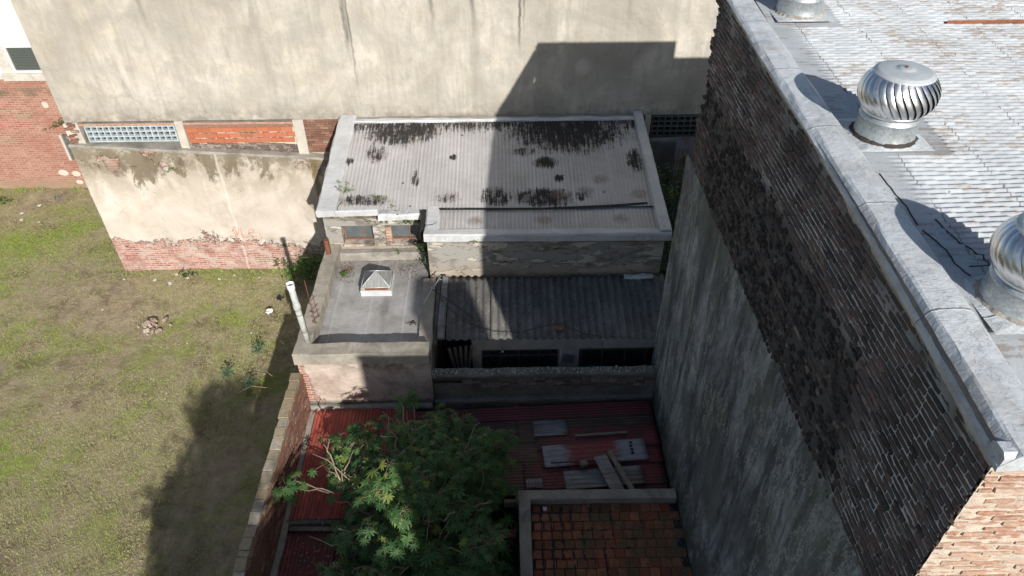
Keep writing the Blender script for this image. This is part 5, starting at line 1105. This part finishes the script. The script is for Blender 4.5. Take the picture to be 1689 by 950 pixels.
turbine((4.24, 4.42, rz_(4.24, 4.42)), 'nearest metal ventilator, cut by the right edge of the picture', .1)
turbine((4.27, 10.46, rz_(4.27, 10.46)), 'farthest metal ventilator, only its neck and lower blades in view at the top', .07)

# ================================================================== TREE
tr = thing('castor_tree', (-1.35, 7.7, -.3), 'large leafy green tree with hand-shaped leaves and bare pale twigs growing through the red roof', 'tree', )
r = random.Random(21); wood = MB(); trunkm = MB()
T0 = Vector((-1.35, 7.7, -.35)); T1 = Vector((-1.5, 7.75, 1.15)); trunkm.tube(bend(T0, T1, 5, .03, 0, r), [.12, .11, .10, .09, .09, .085], 10); trunkm.build('trunk', 'bark', tr)
C0 = Vector((-1.48, 7.45, 1.8)); RX, RY, RZ = 1.74, 2.65, 2.28
tips = []
for i in range(470):
    th = r.uniform(0, 6.283); u = r.uniform(-.25, 1); cz_ = math.asin(max(-1, min(1, u))); k = r.uniform(.72, 1.0) if r.random() < .75 else r.uniform(.35, .75)
    d = Vector((math.cos(th) * math.cos(cz_), math.sin(th) * math.cos(cz_), u)); lump = 1 + .22 * mn.noise(d * 2.2 + Vector((3, 1, 4)))
    p = C0 + Vector((d.x * RX, d.y * RY, d.z * RZ)) * k * lump
    if mn.noise(p * 1.3 + Vector((9, 2, 5))) < -.34: continue
    if p.y < 8.4 and p.x > -.3: p.x = -.3 - r.uniform(0, .5)
    if p.x > .05 and p.y < 8.3 and p.z < 2.1: p.z = 2.1 + r.uniform(0, .4)
    if p.y < 4.6 or (p.x < -2.25 and p.y > 8.8 and r.random() < .4): continue
    if p.x < -2.3 and p.z < 3.2 and r.random() < .2: continue          # thin at the left so bare twigs and the red sheet show
    if p.x < -2.2 and p.y > 7.9: p.z = min(p.z, 2.2 + r.uniform(0, .35))
    tips.append((p, 1))
hubs = [C0 + Vector((math.cos(a_) * RX * .45, math.sin(a_) * RY * .45, h_)) for a_, h_ in ((0, .5), (.9, .7), (1.8, .6), (2.7, .5), (3.6, .5), (4.5, .6), (5.4, .7))] + [C0 + Vector((0, 0, 1.0)), C0 + Vector((-.2, 1.0, 1.0)), C0 + Vector((.1, -1., 1.0))]
for h_ in hubs: wood.tube(bend(T1, h_, 5, .06, -.03, r), [.06, .052, .045, .04, .036, .032], 6)
sprigs = [((-2.75, 8.6, 2.7), 14), ((-2.6, 8.9, 2.75), 14), ((-3.2, 8.35, 2.4), 12), ((-2.85, 8.25, 2.6), 14), ((-3.35, 8.2, 2.2), 9), ((-2.5, 9.4, 2.7), 12), ((-4.2, 8.08, 2.6), 15), ((-4.05, 8.2, 2.6), 6), ((-3.53, 9.2, 2.45), 14), ((-3.36, 9.08, 2.45), 16), ((-3.23, 9.45, 2.45), 13), ((-3.12, 8.98, 2.45), 17), ((-3.3, 8.8, 2.5), 14), ((-3.0, 9.15, 2.6), 15), ((-2.8, 9.0, 2.7), 14), ((-3.12, 8.65, 2.4), 15), ((-2.93, 9.3, 2.5), 15), ((-2.95, 9.55, 2.5), 9), ((-3.65, 8.7, 2.4), 4), ((-2.9, 7.1, 2.7), 10), ((-3.0, 6.3, 2.7), 10), ((-2.8, 6.8, 2.9), 10), ((-3.1, 5.7, 2.8), 10), ((-2.6, 5.6, 3.0), 10), ((-2.5, 7.5, 3.1), 10)]
bare = [((-3.75, 8.6, 2.9), (-2.3, 7.7, 2.2)), ((-3.55, 8.9, 3.0), (-3.2, 8.2, 2.6)), ((-3.6, 7.1, 2.5), (-2.2, 7.0, 2.0)), ((-3.3, 7.9, 2.4), (-2.6, 7.7, 2.2)), ((-2.9, 6.8, 3.2), (-2.2, 7.2, 2.4)), ((-1.9, 6.9, 3.4), (-2.0, 7.4, 2.6)), ((-2.6, 6.1, 3.0), (-2.0, 6.6, 2.3)), ((-3.4, 6.2, 2.5), (-2.3, 6.5, 2.1)), ((-.9, 6.6, 4.0), (-1.1, 7.0, 3.0)), ((-2.0, 8.9, 4.0), (-1.8, 8.5, 2.9)), ((-.3, 7.0, 3.6), (-.8, 7.2, 2.9)), ((-.5, 8.4, 4.0), (-.9, 8.1, 3.1)), ((-2.35, 8.9, 3.75), (-1.9, 8.3, 2.9)), ((-1.7, 6.1, 3.3), (-1.5, 6.5, 2.5))]
for p1, p0 in bare:
    q = bend(p0, p1, 6, .07, -.05, r); wood.tube(q, [.018, .017, .015, .013, .011, .009, .006], 5)
    for s_ in range(2):
        b = q[2 + s_]; e = b + Vector((r.uniform(-.35, .25), r.uniform(-.3, .3), r.uniform(.05, .3))); wood.tube(bend(b, e, 3, .08, 0, r), [.011, .009, .007, .005], 4)
leaves = []; LT = [leaf_palmate(1, 8, i) for i in range(6)]
for p, n_ in [(p, r.randint(8, 13)) for p, _ in tips] + [(Vector(s_[0]), s_[1]) for s_ in sprigs]:
    h_ = min(hubs, key=lambda h: (h - p).length); st_ = h_ if p.x > -2.5 else min([Vector(b[1]) for b in bare], key=lambda h: (h - p).length)
    if p.x <= -2.5: st_ = st_.lerp(p, r.uniform(.1, .5)) + Vector((r.uniform(-.1, .25), r.uniform(-.25, .1), -.1))
    wood.tube(bend(st_, p, 4, .06, -.02, r), [.014, .012, .010, .008, .006], 4)
    out = (p - C0); out.z = abs(out.z) * .5 + .6; out.normalize()
    for q in range(n_):
        a_ = r.uniform(0, 6.283); rad = r.uniform(.04, .27) * (1 + .03 * max(0, n_ - 10)); dz_ = .08 - rad * .5 + r.uniform(-.05, .06)
        lp = p + Vector((math.cos(a_) * rad, math.sin(a_) * rad, dz_)); wood.tube([p, p.lerp(lp, .6) + Vector((0, 0, .03)), lp], .0035, 3, False)
        yaw = a_ - math.pi / 2 + r.uniform(-.5, .5); pitch = -r.uniform(.05, .75) ; s_ = r.choice((r.uniform(.07, .12), r.uniform(.10, .165), r.uniform(.10, .165), r.uniform(.14, .19)))
        mt = Matrix.Translation(lp) @ Matrix.Rotation(yaw, 4, 'Z') @ Matrix.Rotation(pitch, 4, 'X') @ Matrix.Rotation(r.uniform(-.35, .35), 4, 'Y') @ Matrix.Scale(s_, 4)
        leaves.append(((lp - camp).length - s_ * 6 - lp.z * .4, mt, r.randrange(6)))
for i in range(70):          # shaded understorey leaves down in the yard, right of the trunk
    lp = Vector((r.uniform(-.6, .1), r.uniform(5.3, 8.0), r.uniform(.7, 1.7))); s_ = r.uniform(.14, .24)
    leaves.append((99, Matrix.Translation(lp) @ Matrix.Rotation(r.uniform(0, 6.28), 4, 'Z') @ Matrix.Rotation(r.uniform(-.5, .3), 4, 'X') @ Matrix.Scale(s_, 4), r.randrange(6)))
leaves.sort(key=lambda t: t[0])
lms = []
for t_ in LT: me = bpy.data.meshes.new('leaf'); me.from_pydata(t_[0], [], t_[1]); me.materials.append(M['leaf']); lms.append(me)
fol = MB(); T_inv = Matrix.Translation(-Vector(tr.location))
for i, (d, mt, v) in enumerate(leaves):
    if i < 296: o = bpy.data.objects.new('leaf', lms[v]); col.objects.link(o); o.parent = tr; o.matrix_local = T_inv @ mt
    else: addm(fol, LT[v], mt)
fol.build('foliage', 'leaf', tr, kind='stuff', label='remaining dark green hand-shaped leaves of the crown'); wood.build('branches', 'twig', tr)

# ---- plants in the gap between house roof and tall wall
def bush(name, c, rad, label, n, m, sz, seed, cat='bush', stems=6):
    r = random.Random(seed); t = thing(name, (c[0], c[1], c[2] - rad[2]), label, cat); lv = MB(); st = MB()
    for i in range(stems):
        e = Vector(c) + Vector((r.uniform(-.6, .6) * rad[0], r.uniform(-.6, .6) * rad[1], rad[2] * r.uniform(.3, .9))); st.tube(bend((c[0], c[1], c[2] - rad[2]), e, 5, .06, 0, r), [.014, .012, .01, .009, .007, .005], 5)
    cl = [Vector((r.gauss(0, .45) * rad[0], r.gauss(0, .45) * rad[1], r.uniform(-.5, .95) * rad[2])) for _ in range(max(5, n // 28))]
    for i in range(n):
        k = cl[i % len(cl)]; p = Vector(c) + k + Vector((r.gauss(0, .22) * rad[0], r.gauss(0, .22) * rad[1], r.gauss(0, .2) * rad[2])); s_ = sz * r.uniform(.6, 1.3)
        addm(lv, leaf_simple(s_, s_ * .3), leaf_mat(p, r.uniform(0, 6.3), r.uniform(-.6, .4), r.uniform(-.6, .6)))
    lv.build('foliage', m, t, kind='stuff'); st.build('stems', 'bark', t); return t
weed('sapling', (4.5, 16.6, 3.0), 'spindly sapling with pale leaves leaning over the right edge of the grey roof', [(-.1, .2, 1.4), (-.6, .1, 1.4), (.3, .3, 1.2), (-.3, .4, 1.0), (.0, -.4, .9), (.2, .2, 1.7), (-.25, -.5, 1.1), (-.8, -.1, 1.65)], 'leaf2', .11, 22, 31, 'sapling', 'bark', tr=.012)
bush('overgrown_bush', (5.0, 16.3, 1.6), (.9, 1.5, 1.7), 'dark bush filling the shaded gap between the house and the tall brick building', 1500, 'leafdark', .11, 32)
bush('overgrown_bush', (5.15, 17.6, 3.3), (.4, .4, .9), 'dark bush beside the shaded pane window in the back corner', 420, 'leafdark', .09, 33)
bush('overgrown_bush', (4.2, 14.0, .9), (.5, 1.3, 1.2), 'low dark bush deep in the gap beside the right coping', 500, 'leafdark', .12, 34)
a = csheet('gap_sheet', 'galv_old', 4.95, 5.9, 17.3, 17.32, 4.0, 0, 'y', solid=.002); bpy.data.objects.remove(a)
a = MB(); a.grid(4.72, 5.9, 0, 1, 90, 4, lambda x, v: (x, 17.6 + .012 * math.sin(x * 2 * math.pi / .08), 1.5 + 3.2 * v)); tag(a.build('upright_sheet', 'galv_old', solid=.002), 'upright corrugated metal sheet standing in front of the shaded pane window', 'metal sheet')

# ---- bush at the corner of lawn and annex, bare shrub, blue-green seedlings
bush('corner_bush', (-6.05, 17.45, .35), (.75, .4, .45), 'bright green bush where the flaking wall meets the lawn beside the house', 900, 'leaf2', .10, 41)
bush('corner_bush', (-5.3, 17.0, .5), (.5, .6, .6), 'shaded dark bush in the corner behind the rear house wall', 500, 'leafdark', .10, 42)
weed('bare_shrub', (-4.95, 12.6, .3), 'leafless tan shrub with arching twigs at the brick wall beside the annex', [(-.9, .9, .9), (-1.5, .2, .5), (-.7, -.6, .4), (-.5, .3, 1.2), (-1.9, -.3, .2), (-1.1, -1.0, .3), (-.3, -.2, 1.1), (-1.2, 1.4, .3), (-.45, .9, 1.3)], 'leaf3', .07, 0, 43, 'shrub', 'twig', tr=.011)
weed('bare_shrub', (-4.75, 16.6, 1.2), 'leafless pale twigs arching beside the rusty chimney pipe', [(-.8, .2, .7), (-.5, -.4, .6), (-.9, .5, 1.3), (-.4, .3, .9), (-1.1, -.1, .4), (-.7, .1, 2.2), (-.35, .25, 2.0)], 'leaf3', .05, 0, 44, 'shrub', 'twig', tr=.008)
for i, (x, y, s_, lb) in enumerate(((-6.85, 14.2, .15, 'blue-green seedling on the lawn level with the annex corner, farthest of three'), (-7.45, 13.3, .15, 'blue-green seedling at the edge of the shadow on the lawn, leftmost of three'), (-6.75, 12.9, .13, 'blue-green seedling under the bare shrub, nearest of three'))):
    weed('seedling', (x, y, 0), lb, [(s_, 0, .3), (-s_, .05, .28), (0, s_, .3), (.05, -s_, .32), (0, 0, .42), (.12, .12, .38)], 'leaf3', .075, 17, 50 + i, 'seedling', tr=.004)
gt = MB(); r9 = random.Random(8)
for i in range(900):
    k = r9.random()
    if k < .35: x, y = r9.uniform(-18, -12.2), 22.93 - abs(r9.gauss(0, .12))
    elif k < .7: x, y = r9.uniform(-12, -5), 17.93 - abs(r9.gauss(0, .10))
    elif k < .9: x, y = -4.70 - abs(r9.gauss(0, .07)), r9.uniform(6, 17)
    else: x, y = r9.gauss(-10.28, .55), r9.gauss(15.4, .45)
    if mn.noise(Vector((x * .9, y * .9, 3))) < -.05: continue
    z = gz(x, y); 
    for q in range(7):
        a_ = r9.uniform(0, 6.28); h_ = r9.uniform(.05, .17); l_ = r9.uniform(.02, .10); ww = .005
        gt.add([(x - math.sin(a_) * ww, y + math.cos(a_) * ww, z), (x + math.sin(a_) * ww, y - math.cos(a_) * ww, z), (x + math.cos(a_) * l_, y + math.sin(a_) * l_, z + h_)], [(0, 1, 2)])
o = gt.build('tall_grass', 'grass'); tag(o, 'taller grass tufts along the foot of the walls and round the brick heap', 'grass'); o['kind'] = 'stuff'
weed('wall_weed', (-14.95, 22.97, 2.7), 'yellow-green weed growing out of the red brick wall', [(-.35, -.1, .05), (.15, -.1, .1), (-.6, -.06, -.15), (-.1, -.15, .12), (-.8, -.06, -.3)], 'leaf2', .12, 14, 60, tr=.006)
weed('wall_weed', (-9.4, 17.95, 3.7), 'tiny weed sprouting in the mouldy stain below the ledge', [(-.12, -.05, -.05), (.1, -.05, .03), (0, -.08, .08)], 'leaf2', .06, 12, 61, tr=.003)
weed('foot_weed', (-10.0, 17.85, 0), 'dark weed at the brick foot of the flaking wall', [(-.2, -.1, .15), (.2, -.08, .12), (0, -.2, .1), (.35, -.1, .05)], 'leafdark', .09, 16, 62, tr=.004)
weed('foot_weed', (-17.9, 22.3, 0), 'bright grass-like weed at the foot of the red brick wall near the left edge', [(-.3, -.2, .15), (.25, -.3, .1), (0, -.4, .1), (-.5, -.1, .1)], 'leaf2', .1, 14, 63, tr=.004)

# ---- rubble and litter on the lawn
rub = [tmpl_mesh('rubble_piece', (lambda t: ([(v[0] * 1.0, v[1], v[2]) for v in t[0]], t[1] + [tuple(range(15, 27))]))(brick_shape(.15, .07, .09, .012, 300 + i, .6)), 'stone') for i in range(5)]
r = random.Random(77)
for i in range(30):
    a_ = r.uniform(0, 6.283); d = abs(r.gauss(0, .26)); d = min(d, .5); x, y = -10.28 + math.cos(a_) * d * 1.15, 15.4 + math.sin(a_) * d * .75
    o = bpy.data.objects.new('rubble_piece', rub[i % 5]); col.objects.link(o); s_ = r.uniform(.5, 1.1); o.scale = (s_, s_, s_); o.location = (x, y, gz(x, y) + .04 + max(0, .30 - d) * .35 + r.uniform(0, .03))
    o.rotation_euler = (r.uniform(-.5, .5), r.uniform(1.1, 2.0), r.uniform(0, 6.28)); tag(o, 'broken brick piece in the small heap in the middle of the lawn', 'rubble', 'broken bricks heaped on the lawn')
lit = [(-10.90, 18.0 - .5, .10), (-10.30, 17.75, .09), (-10.36, 17.3, .13), (-9.9, 17.55, .07), (-8.9, 17.5, .08), (-8.5, 17.7, .06), (-15.0, 22.5, .12), (-16.6, 21.9, .12), (-17.0, 21.4, .1), (-16.8, 21.0, .09), (-14.6, 22.2, .08), (-7.7, 17.6, .06), (-7.3, 15.1, .05), (-9.0, 14.7, .05), (-8.9, 12.8, .04), (-11.9, 17.6, .07), (-10.0, 18.0 - .15, .06), (-12.0, 16.2, .05), (-16.1, 20.8, .07)]
lm = []
for i in range(4): q = MB(); q.box(-.5, .5, -.35, .35, -.1, .22, .13, r); me = bpy.data.meshes.new('stone_chip'); me.from_pydata(q.v, [], q.f); me.materials.append(M['chalk']); lm.append(me)
for i, (x, y, s_) in enumerate(lit):
    o = bpy.data.objects.new('stone_chip', lm[i % 4]); col.objects.link(o); o.scale = (s_, s_, s_ * .8); o.rotation_euler = (0, 0, r.uniform(0, 6)); o.location = (x, y, gz(x, y) + .01); tag(o, 'pale stone chip lying loose on the lawn away from the brick heap', 'stone', 'pale chips scattered over the lawn')
def crumple(name, loc, size, m, label, seed):
    r = random.Random(seed); a = MB()
    for i in range(7): a.cbox((loc[0] + r.uniform(-.5, .5) * size, loc[1] + r.uniform(-.5, .5) * size, loc[2] + .03 + r.uniform(0, .05)), (size * r.uniform(.3, .8), size * .4, .02), (r.uniform(-.6, .6), r.uniform(-.6, .6), r.uniform(0, 3)))
    return tag(a.build(name, m), label, 'litter')
crumple('plastic_scrap', (-6.95, 15.9, .02), .17, 'whiteplastic', 'torn white plastic scrap on the lawn beside the annex', 5)
crumple('dark_rag', (-16.15, 22.3, 0), .22, 'galv_old', 'crumpled grey-blue rag near the foot of the red brick wall', 6)
crumple('dark_rag', (-6.75, 16.5, .02), .16, 'black', 'small black rag on the lawn near the rear corner bush', 7)
crumple('yellow_scrap', (-15.9, 20.6, 0), .08, 'coping_b', 'tiny yellowish scrap on the far lawn', 8)

# ================================================================== BUILDINGS SOUTH OF THE YARD (they throw the shade)
sb_ = thing('south_building', (2, -7, 0), 'plain rendered building behind the viewpoint whose flat roof shades the yard', 'building')
a = MB(); fp = [(2.26, -4.0), (4.6, -10.2), (12, -10.2), (12, -4.0)]; a.add([(x, y, z) for z in (-.5, 11.5) for x, y in fp], [(0, 1, 5, 4), (1, 2, 6, 5), (2, 3, 7, 6), (3, 0, 4, 7), (4, 5, 6, 7)]); a.box(.1, 2.3, -8, -4.05, -.5, 9.2); a.box(-1.5, .095, -8, -4.07, -.5, 8.2); a.box(-3.3, -1.505, -8, -4.1, -.5, 6.2); a.build('walls', 'whitewash', sb_)
a = MB(); beam(a, (2.26, -4.1, 11.48), (12, -4.1, 11.48), .2, .06, 30, .008); a.build('parapet', 'conc', sb_)
wtk = thing('water_tank', (4.65, -4.6, 11.5), 'square rendered water tank housing on the roof of the south building', 'water tank'); a = MB(); a.box(4.3, 5.4, -5.2, -4.0, 11.5, 12.75); a.build('tank', 'conc', wtk); a = MB(); a.box(4.25, 5.45, -5.26, -3.94, 12.75, 12.83); a.build('lid', 'conc', wtk)
bush('shade_tree', (-1.15, -4.3, 8.0), (.95, .8, 1.3), 'leafy tree top behind the viewpoint rising over the lower south roof', 4600, 'leaf', .22, 90, 'tree', 9)
bush('shade_bush', (-2.2, -4.3, 6.9), (.75, .5, 1.0), 'smaller leafy clump behind the viewpoint over the lowest south roof', 3200, 'leaf', .22, 92, 'bush', 7)
a = MB(); a.tube([(-1.15, -3.6, -.5), (-1.15, -3.7, 3), (-1.15, -4.0, 6.8)], [.16, .13, .09], 8); a.build('trunk', 'bark', bpy.data.objects['shade_tree'])
